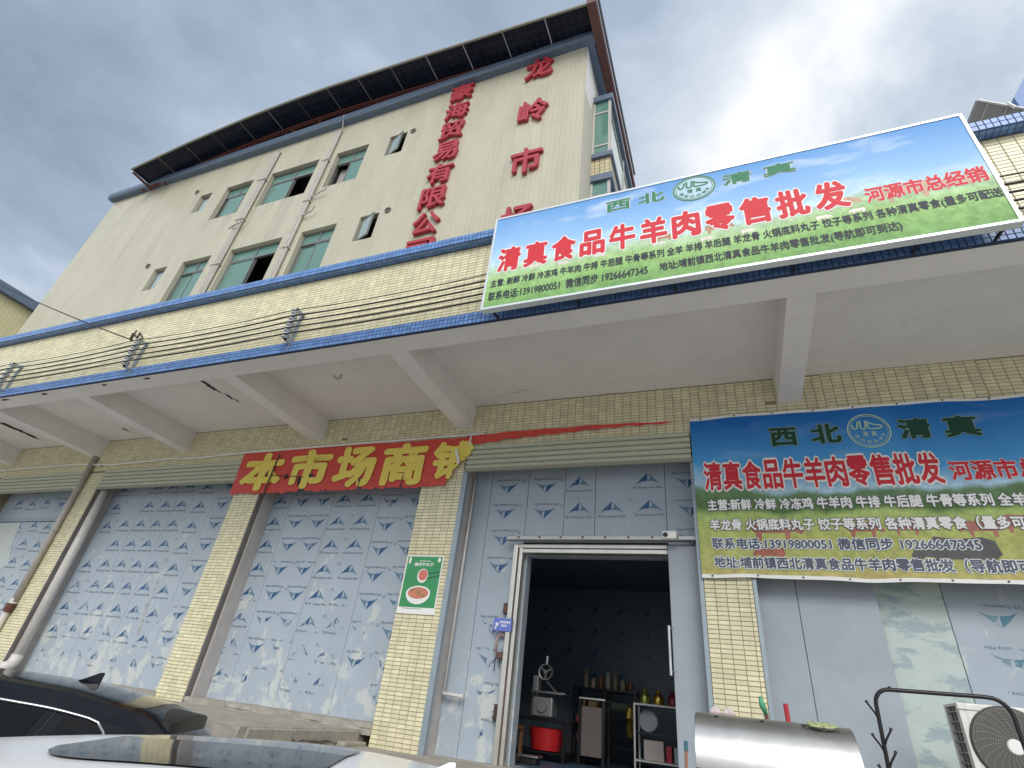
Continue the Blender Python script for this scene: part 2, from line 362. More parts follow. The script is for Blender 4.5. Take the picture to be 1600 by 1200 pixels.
# ------------------------------------------------------------------ setting: street and loading platform
g = MB().box(-400, 400, -400, 400, -0.3, 0.0)
struct('street', g, M_street)
def rough_block(x0, x1, y0, y1, z0, z1, nx, ny, jit, seed):
    """concrete block with a broken, uneven front and right edge"""
    r = random.Random(seed); mb = MB(); idx = {}
    xs = [x0 + (x1 - x0) * i / nx for i in range(nx + 1)]; ys = [y0 + (y1 - y0) * j / ny for j in range(ny + 1)]
    for i, x in enumerate(xs):
        for j, y in enumerate(ys):
            jx = r.uniform(-jit, jit) if i == nx else 0; jy = r.uniform(-jit, jit) if j == 0 else 0
            dz = r.uniform(-jit * .5, 0) if (i == nx or j == 0) else r.uniform(-.004, .004)
            idx[i, j] = len(mb.v); mb.v.append((x + jx, y + jy, z1 + dz))
    for i in range(nx):
        for j in range(ny): mb.f.append((idx[i, j], idx[i + 1, j], idx[i + 1, j + 1], idx[i, j + 1])); mb.mi.append(0)
    def skirt(keys, ox, oy):
        prev = None
        for k in keys:
            v = mb.v[k]; col = [k]
            for q, zz in enumerate((z1 - .05, (z0 + z1) / 2, z0)):
                mb.v.append((v[0] + ox * r.uniform(-.6, .6) * jit, v[1] + oy * r.uniform(-.6, .6) * jit, zz)); col.append(len(mb.v) - 1)
            if prev:
                for a in range(3): mb.f.append((prev[a], col[a], col[a + 1], prev[a + 1])); mb.mi.append(0)
            prev = col
    skirt([idx[i, 0] for i in range(nx + 1)], 0, 1)
    skirt([idx[nx, j] for j in range(ny + 1)], 1, 0)
    return mb
plat = struct('loading_platform', rough_block(-4.02, 9.0, -1.55, 0.6, 0.0, 1.10, 60, 10, 0.02, 3), M_conc)
s1 = rough_block(-19.0, -4.0, -1.80, 0.6, 0.0, 1.245, 110, 40, 0.012, 4)
s1o = part('upper_slab', s1, M_conc, plat)
# cracked top course on the slab's end: two long pieces with ragged lower edges
for (ya, yb, sd_) in ((-1.72, -1.15, 1), (-1.13, -0.06, 2)):
    r_ = random.Random(sd_); e_ = MB(); nn = 16
    for i in range(nn + 1):
        y = ya + (yb - ya) * i / nn; zl = 1.15 + r_.uniform(-.012, .012) - .02 * i / nn; jx = r_.uniform(-.0015, .0015)
        e_.v += [(-4.07, y, 1.238), (-3.985 + jx, y, 1.236), (-3.972 + jx, y, 1.226), (-3.975 + jx, y, zl), (-4.07, y, zl)]
    for i in range(nn):
        for q in range(5): e_.f.append((i * 5 + q, i * 5 + (q + 1) % 5, (i + 1) * 5 + (q + 1) % 5, (i + 1) * 5 + q)); e_.mi.append(0)
    e_.f += [(0, 1, 2, 3, 4), tuple(nn * 5 + q for q in (4, 3, 2, 1, 0))]; e_.mi += [0, 0]
    part('broken_edge', e_, M_conc, plat)
cr_ = MB(); cr_.bbox(-4.02, -3.88, -0.42, -0.02, 1.09, 1.14, .015)
part('fallen_chunk', cr_, M_conc, plat)
# rubble and dirt under the panels
for bx0, bx1 in ((-6.75, -3.87), (-10.85, -7.33)):
    k = rough_block(bx0, bx1, -0.02, 0.5, 1.2, 1.315, 22, 2, 0.015, int(-bx0 * 10)); part('base_upstand', k, M_conc, plat)

# ------------------------------------------------------------------ the market building
TW, TH, TG, TD = 0.105, 0.0425, 0.0048, 0.005
BLD = root('market_building', 'cream tiled market building with blue ledges, canopy and solar roof', 'building', (-8, 3, 0))

def tile_verts(x0, x1, z0, z1, y, d=TD, i=0.0022):
    return ([(x0, y, z0), (x1, y, z0), (x1, y, z1), (x0, y, z1), (x0 + i, y - d, z0 + i), (x1 - i, y - d, z0 + i), (x1 - i, y - d, z1 - i), (x0 + i, y - d, z1 - i)],
            [(4, 5, 6, 7), (0, 1, 5, 4), (1, 2, 6, 5), (2, 3, 7, 6), (3, 0, 4, 7)])
def tile_field(x0, x1, z0, z1, y, tw=TW, th=TH, grout=TG, seed=1, miss=0.0):
    r = random.Random(seed); mb = MB(); z = z0
    while z < z1 - .012:
        x = x0
        while x < x1 - .012:
            a, b = x + grout / 2, min(x + tw, x1) - grout / 2; c, d = z + grout / 2, min(z + th, z1) - grout / 2
            if b - a > .008 and d - c > .008 and r.random() >= miss:
                mb.add(*tile_verts(a, b, c, d, y + r.uniform(0, .0012)))
            x += tw
        z += th
    return mb
_tile_me = {}
def tile_objects(parent, x0, x1, z0, z1, y, limit):
    """single tiles, shared mesh"""
    n = 0; z = z0
    while z < z1 - .012 and n < limit:
        x = x0
        while x < x1 - .012 and n < limit:
            wd = min(x + TW, x1) - x; hg = min(z + TH, z1) - z
            if wd > .014 and hg > .014:
                key = (round(wd, 4), round(hg, 4))
                if key not in _tile_me:
                    m_ = MB().add(*tile_verts(TG / 2, wd - TG / 2, TG / 2, hg - TG / 2, 0)); _tile_me[key] = m_.mesh('tile', M_tile)
                part('tile', _tile_me[key], None, parent, loc=(x, y + rnd.uniform(0, .0012), z)); n += 1
            x += TW
        z += TH
    return n

# facade with window openings
WIN = []
for fl, zs in ((0, (12.12, 13.50, 12.72)), (1, (9.14, 10.53, 9.75))):
    for i, (a, b) in enumerate(((-12.40, -11.38), (-10.72, -9.08), (-8.51, -7.50))): WIN.append((a, b, zs[0], zs[1], 'big', fl, i))
    WIN.append((-13.45, -12.97, zs[2], zs[1], 'fix', fl, 3)); WIN.append((-6.86, -6.36, zs[2], zs[1], 'open', fl, 4))
def wall_with_holes(x0, x1, z0, z1, y, holes, depth):
    mb = MB(); xs = sorted({x0, x1, *[h[0] for h in holes], *[h[1] for h in holes]}); zs = sorted({z0, z1, *[h[2] for h in holes], *[h[3] for h in holes]})
    for i in range(len(xs) - 1):
        for j in range(len(zs) - 1):
            cx, cz = (xs[i] + xs[i + 1]) / 2, (zs[j] + zs[j + 1]) / 2
            if any(h[0] < cx < h[1] and h[2] < cz < h[3] for h in holes): continue
            mb.add([(xs[i], y, zs[j]), (xs[i + 1], y, zs[j]), (xs[i + 1], y, zs[j + 1]), (xs[i], y, zs[j + 1])], [(0, 1, 2, 3)])
    for a, b, c, d, *_ in holes:
        mb.add([(a, y, c), (b, y, c), (b, y, d), (a, y, d), (a, y + depth, c), (b, y + depth, c), (b, y + depth, d), (a, y + depth, d)],
               [(0, 1, 5, 4), (1, 2, 6, 5), (2, 3, 7, 6), (3, 0, 4, 7)])
    return mb
UX0, UX1 = -18.2, -1.85
part('front_wall', wall_with_holes(UX0, UX1, 5.4, 14.82, 0.0, WIN, 0.22), M_upper, BLD)
mb = MB()
mb.add([(UX1, 0, 5.4), (UX1, 10, 5.4), (UX1, 10, 14.82), (UX1, 0, 14.82)], [(0, 1, 2, 3)])
mb.add([(UX0, 0, 5.4), (UX0, 10, 5.4), (UX0, 10, 14.82), (UX0, 0, 14.82)], [(0, 1, 2, 3)])
mb.add([(UX0, 10, 5.4), (UX1, 10, 5.4), (UX1, 10, 14.82), (UX0, 10, 14.82)], [(0, 1, 2, 3)])
mb.add([(UX0, 0, 14.8), (UX1, 0, 14.8), (UX1, 10, 14.8), (UX0, 10, 14.8)], [(0, 1, 2, 3)])
part('side_wall', mb, M_side, BLD)
mb = MB(); mb.add([(UX1 + .004, 0.01, 13.0), (UX1 + .004, 0.5, 13.0), (UX1 + .004, 0.9, 14.4), (UX1 + .004, .25, 14.8), (UX1 + .004, 0.01, 14.8)], [(0, 1, 2, 3, 4)])
part('pale_patch', mb, mat('patch_pale', (0.70, 0.69, 0.66), 0.7, var=.05), BLD)  # paler patch high on the side wall, next to the front corner
# cornice
M_corn = mat('cornice_blue', (0.10, 0.14, 0.205), 0.45, var=0.12, vscale=3)
mb = MB(); mb.prism([(-0.20, 14.86), (-0.16, 14.80), (0.001, 14.80), (0.001, 15.05), (-0.20, 15.02)], UX0 - .15, UX1 + .2, 'YZ')
mb.prism([(UX1 + .2, 14.86), (UX1 + .16, 14.80), (UX1 - .002, 14.80), (UX1 - .002, 15.05), (UX1 + .2, 15.02)], 0.003, 10.0, 'XZ')
part('cornice', mb, M_corn, BLD)
part('roof_slab', MB().box(UX0, UX1, 0.01, 10, 14.83, 14.95), M_soffit, BLD)

# windows
for a, b, c, d, kind, fl, i in WIN:
    cen = (a + b) / 2
    wf = MB(); t = .045; yf = 0.10
    for bx in ((a, b, c, c + t), (a, b, d - t, d), (a, a + t, c + t, d - t), (b - t, b, c + t, d - t)): wf.box(bx[0], bx[1], yf, yf + .06, bx[2], bx[3])
    zt = d - .36
    if kind == 'big':
        wf.box(a + t, b - t, yf - .004, yf + .056, zt - .025, zt + .025); wf.box(cen - .02, cen + .02, yf - .002, yf + .05, zt + .025, d - t)
    win = part('window', wf, M_alu, BLD)
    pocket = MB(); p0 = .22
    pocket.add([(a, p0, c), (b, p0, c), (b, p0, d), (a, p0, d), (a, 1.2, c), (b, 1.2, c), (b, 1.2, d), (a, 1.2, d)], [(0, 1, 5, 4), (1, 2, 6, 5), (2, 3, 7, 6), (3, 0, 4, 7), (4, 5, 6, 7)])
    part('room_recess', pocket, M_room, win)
    def pane(x0, x1, z0, z1, y, fr=True, m=M_glass):
        p = part('pane', MB().box(x0, x1, y + .012, y + .018, z0, z1), m, win)
        if fr:
            f = MB(); s = .03
            for q in ((x0, x1, z0, z0 + s), (x0, x1, z1 - s, z1), (x0, x0 + s, z0 + s, z1 - s), (x1 - s, x1, z0 + s, z1 - s)): f.box(q[0], q[1], y, y + .03, q[2], q[3])
            part('sash', f, M_alu, win)
    if kind == 'big':
        pane(a + t, cen - .02, zt + .025, d - t, yf + .01, False); pane(cen + .02, b - t, zt + .025, d - t, yf + .01, False)
        lo, hi = c + t, zt - .025
        if i == 1: pane(a + t, cen + .03, lo, hi, yf + .005); pane(a + t + .06, cen + .06, lo, hi, yf + .04)
        elif i == 2 and fl == 0:
            pane(cen - .03, b - t, lo, hi, yf + .005)
            cu = MB(); nn = 14
            for q in range(nn): 
                xa, xb = a + .08 + (cen - a - .1) * q / nn, a + .08 + (cen - a - .1) * (q + 1) / nn
                cu.add([(xa, .26 + .03 * (q % 2), lo), (xb, .26 + .03 * ((q + 1) % 2), lo), (xb, .26 + .03 * ((q + 1) % 2), hi), (xa, .26 + .03 * (q % 2), hi)], [(0, 1, 2, 3)])
            part('curtain', cu, M_curt, win)
        elif i == 0 and fl == 0: pane(a + .16, b - .22, lo, hi, yf + .005)
        else: pane(a + t, cen + .03, lo, hi, yf + .035); pane(cen - .03, b - t, lo, hi, yf + .005)
    elif kind == 'fix': pane(a + t, b - t, c + t, d - t, yf, True, M_pane2)
    else:
        # casement swung outwards, hinged on the left
        W_, H_ = b - a - 2 * t, d - c - 2 * t
        sg = MB(); s = .03
        for q in ((0, W_, 0, s), (0, W_, H_ - s, H_), (0, s, s, H_ - s), (W_ - s, W_, s, H_ - s)): sg.box(q[0], q[1], -.015, .015, q[2], q[3])
        Mx = Matrix.Translation((a + t, .07, c + t)) @ Matrix.Rotation(R(-20), 4, 'Z')
        sg.xf(Mx); part('open_sash', sg, M_alu, win)
        pg = MB().box(s, W_ - s, -.004, .004, s, H_ - s).xf(Mx); part('pane', pg, M_pane2, win)
# runs of dirt below the window sills
for a, b, c, d, kind, fl, i in WIN:
    if kind != 'big': continue
    for k in range(5):
        x = a + (b - a) * (k + rnd.random()) / 5; wd_ = rnd.uniform(.012, .03); ln = rnd.uniform(.25, .7)
        part('dirt_run', MB().flat([(x - wd_, c - .004), (x + wd_, c - .004), (x + wd_ * .7, c - ln * .5), (x + wd_ * .2, c - ln), (x - wd_ * .3, c - ln * .9), (x - wd_ * .8, c - ln * .4)], -.0025), mat('dirt_run', (.40, .375, .285), .7, var=.1), BLD)
# round vents
for x, z in ((-6.18, 13.44), (-6.14, 10.52), (-13.74, 13.76), (-13.84, 10.74)):
    v_ = MB().lathe([(.0, -.005), (.055, -.005), (.06, -.03), (.075, -.03), (.08, .0)], (x, 0, z), 'Y', 18)
    part('round_vent', v_, mat('vent_dark', (.16, .14, .12), .7), BLD, smooth=40)

# oriel windows on the right-hand side
def oriel(zb, zt, tag_):
    x0, x1, y0, y1 = UX1 + .001, -1.45, 0.78, 7.0
    mb = MB().box(x0, x1 + .05, y0 - .05, y1 + .05, zt, zt + .19); part('oriel_roof', mb, M_corn, BLD)
    mb = MB().box(x0, x1 + .05, y0 - .05, y1 + .05, zb - .13, zb); part('oriel_sill', mb, M_corn, BLD)
    fr = MB()
    zm = (zb + zt)
    for yq in (y0, y0 + 1.6, y0 + 3.2, y0 + 4.7, y1 - .06): fr.box(x1 - .06, x1, yq, yq + .06, zb, zt)
    fr.box(x0, x0 + .04, y0, y0 + .06, zb, zt); fr.box(x0 + .04, x1 - .06, y0 + .002, y0 + .05, zb + .3, zb + .35); fr.box(x0 + .04, x1 - .06, y0 + .002, y0 + .05, zt - .45, zt - .40)
    fr.box(x1 - .05, x1 - .004, y0 + .06, y1 - .06, zt - .45, zt - .40)
    f = part('oriel_window', fr, mat('oriel_frame', (.42, .40, .39), .5), BLD)
    part('pane', MB().box(x0 + .04, x1 - .06, y0 + .02, y0 + .026, zb, zt), M_glass, f)
    part('pane', MB().box(x1 - .03, x1 - .024, y0 + .06, y1 - .06, zb, zt), M_glass, f)
oriel(11.76, 13.72, 0); oriel(8.8, 10.86, 1)
MATS['upper_side'] = brick_mat('oriel_tile', (0.52, 0.45, 0.27), (0.58, 0.51, 0.31), (0.2, 0.17, 0.11), 0.105, 0.105, 0.008)
part('oriel_spandrel', MB().box(UX1 + .001, -1.452, 0.80, 6.98, 11.055, 11.625), MATS['oriel_tile'], BLD)

# ------------------------------------------------------------------ solar canopy on the roof
SOL = root('solar_canopy', 'arched roof of dark solar panels on red steel frame', 'solar panels', (-9, 3, 14.95))
ARC = [(-16.9, 14.74), (-16.43, 14.84), (-13.96, 15.28), (-11.52, 15.53), (-9.21, 15.56), (-6.29, 15.37), (-3.79, 15.15), (-1.56, 14.95), (-1.3, 14.93)]
def arcz(x):
    for (xa, za), (xb, zb) in zip(ARC, ARC[1:]):
        if x <= xb: return za + (zb - za) * (x - xa) / (xb - xa)
    return ARC[-1][1]
M_cell = brick_mat('solar_cell', (0.008, 0.011, 0.022), (0.011, 0.015, 0.030), (0.026, 0.03, 0.038), 0.188, 0.188, 0.009, 'XY', 0.25, 0.05, 0.05)
M_cell.node_tree.nodes['Principled BSDF'].inputs['Specular IOR Level'].default_value = 0.12
M_sfr = mat('solar_frame', (0.20, 0.20, 0.20), 0.5, metal=0.6)
npx = 14; x0 = -16.38; pw = (-1.62 + 16.38) / npx
for i in range(npx):
    xa, xb = x0 + i * pw, x0 + (i + 1) * pw
    for j in range(3):
        ya = -0.78 + j * 1.75; yb = ya + 1.73
        za, zb = arcz(xa), arcz(xb); dzy = lambda y: 0.06 * (y + .78)
        q = [(xa + .012, ya, za + dzy(ya)), (xb - .012, ya, zb + dzy(ya)), (xb - .012, yb, zb + dzy(yb)), (xa + .012, yb, za + dzy(yb))]
        pm = MB().add([(p[0], p[1], p[2]) for p in q] + [(p[0], p[1], p[2] + .008) for p in q], [(0, 1, 2, 3), (4, 5, 6, 7), (0, 1, 5, 4), (1, 2, 6, 5), (2, 3, 7, 6), (3, 0, 4, 7)])
        pp = part('solar_panel', pm, M_cell, SOL)
        if j == 0:
            for xe, ze in ((xa + .012, za), (xb - .012, zb)):
                part('panel_frame', MB().tube([(xe, ya, ze + dzy(ya) - .006), (xe, yb, ze + dzy(yb) - .006)], .009 if i % 2 else .013, 4), M_sfr if i % 3 == 1 else mat('dark_frame', (.05, .05, .055), .5, metal=.3), pp)
for i in range(npx):
    xa, xb = x0 + i * pw, x0 + (i + 1) * pw
    part('edge_strip', MB().add([(xa, -.80, arcz(xa) - .035), (xb, -.80, arcz(xb) - .035), (xb, -.80, arcz(xb) + .03), (xa, -.80, arcz(xa) + .03), (xa, -.76, arcz(xa) - .035), (xb, -.76, arcz(xb) - .035), (xb, -.76, arcz(xb) + .03), (xa, -.76, arcz(xa) + .03)],
        [(0, 1, 2, 3), (4, 5, 6, 7), (0, 1, 5, 4), (2, 3, 7, 6), (1, 2, 6, 5), (3, 0, 4, 7)]), mat('edge_trim', (.20, .20, .17), .5), SOL)
for yq, dz in ((-.12, -.14), (1.7, -.14), (3.4, -.14)):
    b_ = MB(); pts = [(x, yq, arcz(x) + .06 * (yq + .78) + dz) for x in [x0 + .1 + (14.7) * k / 24 for k in range(25)]]
    b_.tube(pts, .06, 4); part('purlin', b_, M_redsteel, SOL)
for xq in (-16.2, -13.2, -10.2, -7.2, -4.4):
    b_ = MB(); zt = arcz(xq) - .16
    b_.tube([(xq, .25, 14.93), (xq, .25, zt)], .05, 6); b_.tube([(xq, .25, 15.0), (xq - .55, -.12, zt + .05)], .035, 6); b_.tube([(xq, .25, 15.0), (xq + .55, -.12, zt + .05)], .035, 6)
    part('strut', b_, M_redsteel, SOL)
part('end_beam', MB().add([(-1.66, -.86, 14.76), (-1.46, -.86, 14.76), (-1.46, 9, 15.2), (-1.66, 9, 15.2), (-1.66, -.86, 15.0), (-1.46, -.86, 15.0), (-1.46, 9, 15.45), (-1.66, 9, 15.45)],
    [(0, 1, 2, 3), (4, 5, 6, 7), (0, 1, 5, 4), (1, 2, 6, 5), (2, 3, 7, 6), (3, 0, 4, 7)]), mat('dark_red_steel', (.10, .04, .035), .55, var=.15), SOL)
part('gutter', MB().tube([(-1.42, -.86, 14.98), (-1.42, 4, 15.2)], .03, 6), M_sfr, SOL)
part('end_beam', MB().box(-16.42, -16.36, -.7, 5, 14.77, 14.82), M_redsteel, SOL)
part('dish', MB().lathe([(0, .16), (.06, .14), (.10, .08), (.11, 0)], (-2.6, -.05, 15.04), 'Z', 14), M_white, SOL, smooth=True)

# ------------------------------------------------------------------ canopy, parapet, ledges, beams
AX0, AX1 = -18.2, 9.0
part('canopy_slab', MB().box(AX0, AX1, -2.05, 0.3, 5.31, 5.45), M_soffit, BLD)
part('canopy_slab', MB().box(AX0, AX1, 0.3, 10, 5.31, 5.44), M_soffit, BLD)
part('edge_beam', MB().bbox(AX0, AX1, -2.165, -1.88, 4.98, 5.3, .006), M_soffit, BLD)
for xr in (-14.15, -11.3, -8.9, -5.88, -3.22, 0.964, 4.6, 7.4):
    wdt = .24
    b_ = MB(); b_.prism([(-1.879, 4.985), (0.01, 4.955), (0.01, 5.309), (-1.879, 5.309)], xr - wdt, xr, 'YZ')
    part('beam', b_, M_soffit, BLD)
par = part('parapet', MB().box(AX0, AX1, -2.175, -2.05, 5.12, 6.16), M_grout, BLD)
part('tiling', tile_field(-14.0, 6.0, 5.135, 6.145, -2.175, seed=5), M_tile, par, kind='stuff')
bb = part('lower_ledge', MB().box(AX0, AX1, -2.20, -2.166, 4.972, 5.125), M_bgrout, BLD)
part('tiling', tile_field(-14.0, 6.0, 4.975, 5.122, -2.20, .05, .049, .005, seed=6), M_btile, bb, kind='stuff')
cap = part('parapet_cap', MB().prism([(-2.275, 6.165), (-2.04, 6.165), (-1.95, 6.165), (-1.95, 6.30), (-2.275, 6.29)], AX0, AX1, 'YZ'), M_bgrout, BLD)
part('tiling', tile_field(-14.0, 6.0, 6.17, 6.29, -2.275, .05, .06, .005, seed=8), M_btile, cap, kind='stuff')
und = MB(); x = -14.0
while x < 6.0:
    for yq in (-2.272, -2.224): 
        a, b2 = x + .0025, x + .0475
        und.add([(a, yq, 6.161), (b2, yq, 6.161), (b2, yq + .044, 6.161), (a, yq + .044, 6.161)], [(0, 1, 2, 3)])
    x += .05
part('underside_tiling', und, M_btile, cap, kind='stuff')
# peeled stains on the soffit
def blotch(cx, cy, lx, ly, seed, ang=0.0, n=26):
    r = random.Random(seed); pts = []
    for k in range(n):
        t = 2 * math.pi * k / n; q = r.uniform(.45, 1.1)
        px, py = math.cos(t) * lx * q, math.sin(t) * ly * q
        pts.append((cx + px * math.cos(ang) - py * math.sin(ang), cy + px * math.sin(ang) + py * math.cos(ang)))
    return pts
for k, (cx, cy, lx, ly) in enumerate(((-12.98, -.8, .09, .42), (-9.92, -1.05, .04, .26), (-10.34, -.36, .04, .09), (-7.12, -1.32, .05, .24), (-7.06, -1.0, .03, .14), (-7.03, -.86, .015, .1), (-13.02, -.45, .05, .15))):
    part('peeled_patch', MB().flat(blotch(cx, cy, lx, ly, 40 + k), 5.306, 'XY'), M_stain, BLD)
for k, (cx, lx) in enumerate(((-9.6, .1), (-8.2, .06), (-7.3, .08), (-10.6, .12), (-11.4, .09))):
    part('peeled_patch', MB().flat(blotch(cx, -2.1, lx, .025, 60 + k), 4.9765, 'XY'), M_stain, BLD)
for k, (x, y, n_) in enumerate(((-2.3, -.3, 16), (-.9, -1.7, 14), (2.2, -1.6, 18), (-6.9, -.2, 12), (-4.6, -1.75, 10), (-1.4, -.1, 9))):
    r_ = random.Random(300 + k); pts = []; a_ = r_.uniform(0, 6.28); px_, py_ = x, y
    for _ in range(n_):
        pts.append((px_, py_)); a_ += r_.uniform(-.7, .7); px_ += .07 * math.cos(a_); py_ = min(max(py_ + .05 * math.sin(a_), -1.85), -.02)
    q = MB()
    for i in range(n_ - 1):
        (xa, ya), (xb, yb) = pts[i], pts[i + 1]; w_ = .0035 * (1 - i / n_) + .001; q.add([(xa, ya - w_, 5.3072), (xb, yb - w_, 5.3072), (xb, yb + w_, 5.3072), (xa, ya + w_, 5.3072)], [(0, 1, 2, 3)])
    part('hairline_crack', q, mat('crack_grey', (.30, .28, .26), .9), BLD, kind='stuff')
part('stray_wire', MB().tube([(-4.9, -1.2, 5.30), (-4.86, -1.14, 5.27), (-4.80, -1.15, 5.285), (-4.76, -1.19, 5.30)], .006, 5), M_cable, BLD)

# ------------------------------------------------------------------ ground floor: lintel, pillars
lint = part('lintel', MB().box(AX0, AX1, 0.0, 0.28, 4.62, 5.31), M_grout, BLD)
part('tiling', tile_field(-18.2, 1.21, 4.66, 5.305, 0.0, seed=9, miss=.002), M_tile, lint, kind='stuff')
nt_l = tile_objects(lint, 1.21, 2.68, 4.845, 5.305, 0.0, 160)
part('tiling', tile_field(1.21, 2.68, 4.66, 4.845 - .001, 0.0, seed=10), M_tile, lint, kind='stuff')
part('tiling', tile_field(2.68, 9.0, 4.66, 5.305, 0.0, seed=10), M_tile, lint, kind='stuff')
PIL = [(-14.95, -14.2, .4), (-11.47, -10.88, .4), (-7.34, -6.80, .4), (-3.87, -3.25, .4), (-.262, .200, .17), (3.75, 4.3, .4), (7.5, 9.0, .4)]
for k, (a, b, dp) in enumerate(PIL):
    zb = 1.22 if k < 3 else 1.09
    p = part('pillar', MB().box(a, b, 0.0, dp, zb, 4.62), M_grout, BLD)
    if k == 4:
        tile_objects(p, a, b, 1.55, 3.02, 0.0, 180)
        part('tiling', tile_field(a, b, zb, 1.55 - .001, 0, seed=20), M_tile, p, kind='stuff'); part('tiling', tile_field(a, b, 3.03, 4.62, 0, seed=21), M_tile, p, kind='stuff')
    else:
        part('tiling', tile_field(a, b, zb, 4.62, 0.0, seed=30 + k, miss=.003), M_tile, p, kind='stuff')
    if k in (1, 2, 3):   # rendered return of the pillar and the shutter guide
        part('shutter_guide', MB().box(b + .001, b + (.07 if k == 3 else .022), -.012, .05, zb, 4.33), M_rail if k == 3 else mat('shadow_rail', (.16, .15, .145), .6, var=.2), BLD)  # left guides coloured dark, painting in the shadow gap beside the pillar
        part('jamb', MB().box(b + .002, b + .04, .085, .40, zb, 4.6), M_jamb, BLD)
part('shutter_guide', MB().box(-.305, -.264, -.01, .10, 1.1, 4.33), M_rail, BLD)
part('shutter_guide', MB().box(.202, .238, -.01, .10, 1.1, 4.33), M_rail, BLD)
part('back_wall', MB().box(AX0, AX1, 9.9, 10, 0.0, 5.3), M_side, BLD)
part('end_wall', MB().box(AX0, AX0 + .1, 0.3, 9.9, 0, 5.3).box(AX1 - .1, AX1, .3, 9.9, 0, 5.3), M_side, BLD)

# ------------------------------------------------------------------ roller shutters, rolled up
def shutter(a, b, label, z0=4.31, z1=4.675):
    t = root('roller_shutter', label, 'shutter', ((a + b) / 2, .03, z0), 'roller shutters rolled up over the bays')
    n = 5; h = (z1 - z0) / n; prof = []
    me = None
    for k in range(n):
        zc = z0 + k * h; pts = []
        for q in range(7):
            u = q / 6; pts.append((-.012 - .024 * math.sin(math.pi * u), zc + .004 + (h - .008) * u))
        pts = pts + [(-.004, zc + h - .004), (-.004, zc + .004)]
        part('slat', MB().prism(pts, a, b, 'YZ'), M_shut, t, smooth=30)
    part('bottom_bar', MB().bbox(a - .015, b + .015, -.03, .012, z0 - .035, z0 + .001, .006), mat('shutter_bar', (.28, .28, .22), .5), t)
    return t
shutter(-14.18, -11.49, 'cream roller shutter rolled up over the leftmost bay, cut by the frame edge')
shutter(-10.87, -7.36, 'cream roller shutter rolled up left of the torn red banner')
shutter(-3.22, -.285, 'cream roller shutter rolled up above the open shop door')

# ------------------------------------------------------------------ film-covered panel walls
def logo_mesh(sc=1.0, txt=True):
    mb = MB(); y = 0
    def arc(p0, p1, bul, n=6):
        o = []
        for k in range(n + 1):
            u = k / n; o.append((p0[0] + (p1[0] - p0[0]) * u, p0[1] + (p1[1] - p0[1]) * u + bul * math.sin(math.pi * u)))
        return o
    left = [(0, .135)] + arc((-.135, 0), (-.012, .035), .012) + [(-.004, .05)]
    right = [(0, .135), (.02, .112), (.012, .06)] + arc((.012, .038), (.135, 0), .012)[0:] 
    mb.cur = 0; mb.flat(left, y)
    mb.cur = 1; mb.flat([(.002, .133)] + [(-.002 + .03 * math.sin(math.pi * u), .125 - .085 * u) for u in (0.1, .3, .5, .7, .9)] + arc((.0, .036), (.135, 0), .014), y)
    if txt: mb.cur = 2; put_text(mb, 'PE Protective Film', -.155, .155, -.05, -.022, 0, bold=.02, n=4)
    mb.v = [(a * sc, b, c * sc) for a, b, c in mb.v]
    return mb
LOGO_WORN = logo_mesh(1.12).mesh('worn_logo', [print_mat('ink_worn', (.06, .22, .30), 1.15, 5.5, .30), print_mat('ink_worn_mid', (.16, .30, .36), 1.15, 5.5, .30), print_mat('ink_worn_text', (.16, .30, .36), 1.15, 5.5, .34)])
LOGO = logo_mesh(1.12).mesh('printed_logo', [P_dark, P_mid, P_text])
SMALL = logo_mesh(.26).mesh('printed_logo_small', [P_text, P_mid, P_text])
def panel_wall(name, label, spans, z0, z1, y, lanes, depth=.08, step=.348, z_phase=0.0, mats=None, holes=None, logo=None):
    """spans: panel x ranges; lanes: (x centre, up) printed columns"""
    t = root(name, label, 'panel wall', ((spans[0][0] + spans[-1][1]) / 2, y, z0), 'film covered panel walls closing the bays')
    for k, (a, b) in enumerate(spans):
        za = z0
        if holes and holes[0] < (a + b) / 2 < holes[1]: za = holes[2]
        p = part('panel', MB().bbox(a + .0025, b - .0025, y, y + depth, za, z1, .004), mats[k] if mats else M_panel, t)
        for cx, up in lanes:
            if not (a + .02 < cx < b - .02): continue
            z = z0 + .2 + ((cx * 7.3 + z_phase) % 1) * .06
            while z < z1 - .1:
                if z > za + .05 and rnd.random() > .04:
                    sx = 1.0
                    room = min(cx - a, b - cx)
                    if room > .11:
                        o = part('printed_logo', logo or LOGO, None, p, loc=(cx + rnd.uniform(-.012, .012), y - .0018, z + (0 if up else .12)))
                        if not up: o.rotation_euler = (0, math.pi, 0)
                    if z + .2 < z1 - .05 and cx + .22 < b - .04:
                        o = part('printed_logo', SMALL, None, p, loc=(cx + .225, y - .0018, z + .15))
                        if not up: o.rotation_euler = (0, math.pi, 0)
                z += step
    return t
Y3 = .30
def lanes_for(x0, pat, st=.45): return [(x0 + st * k, c == 'u') for k, c in enumerate(pat)]
panel_wall('panel_wall', 'blue film covered panel wall with a white patch, in the leftmost bay', [(-14.3, -13.0), (-13.0, -12.05), (-12.05, -11.3)], 1.3, 3.78, Y3, [(-13.7, 1), (-13.23, 1), (-12.76, 1), (-12.3, 1), (-11.8, 0)])
panel_wall('panel_wall', 'short film covered panel strip over the rail at far left', [(-14.3, -13.0), (-13.0, -12.05), (-12.05, -11.3)], 3.86, 4.62, Y3, [(-13.7, 1), (-13.23, 1), (-12.76, 1), (-12.28, 0), (-11.8, 0)])
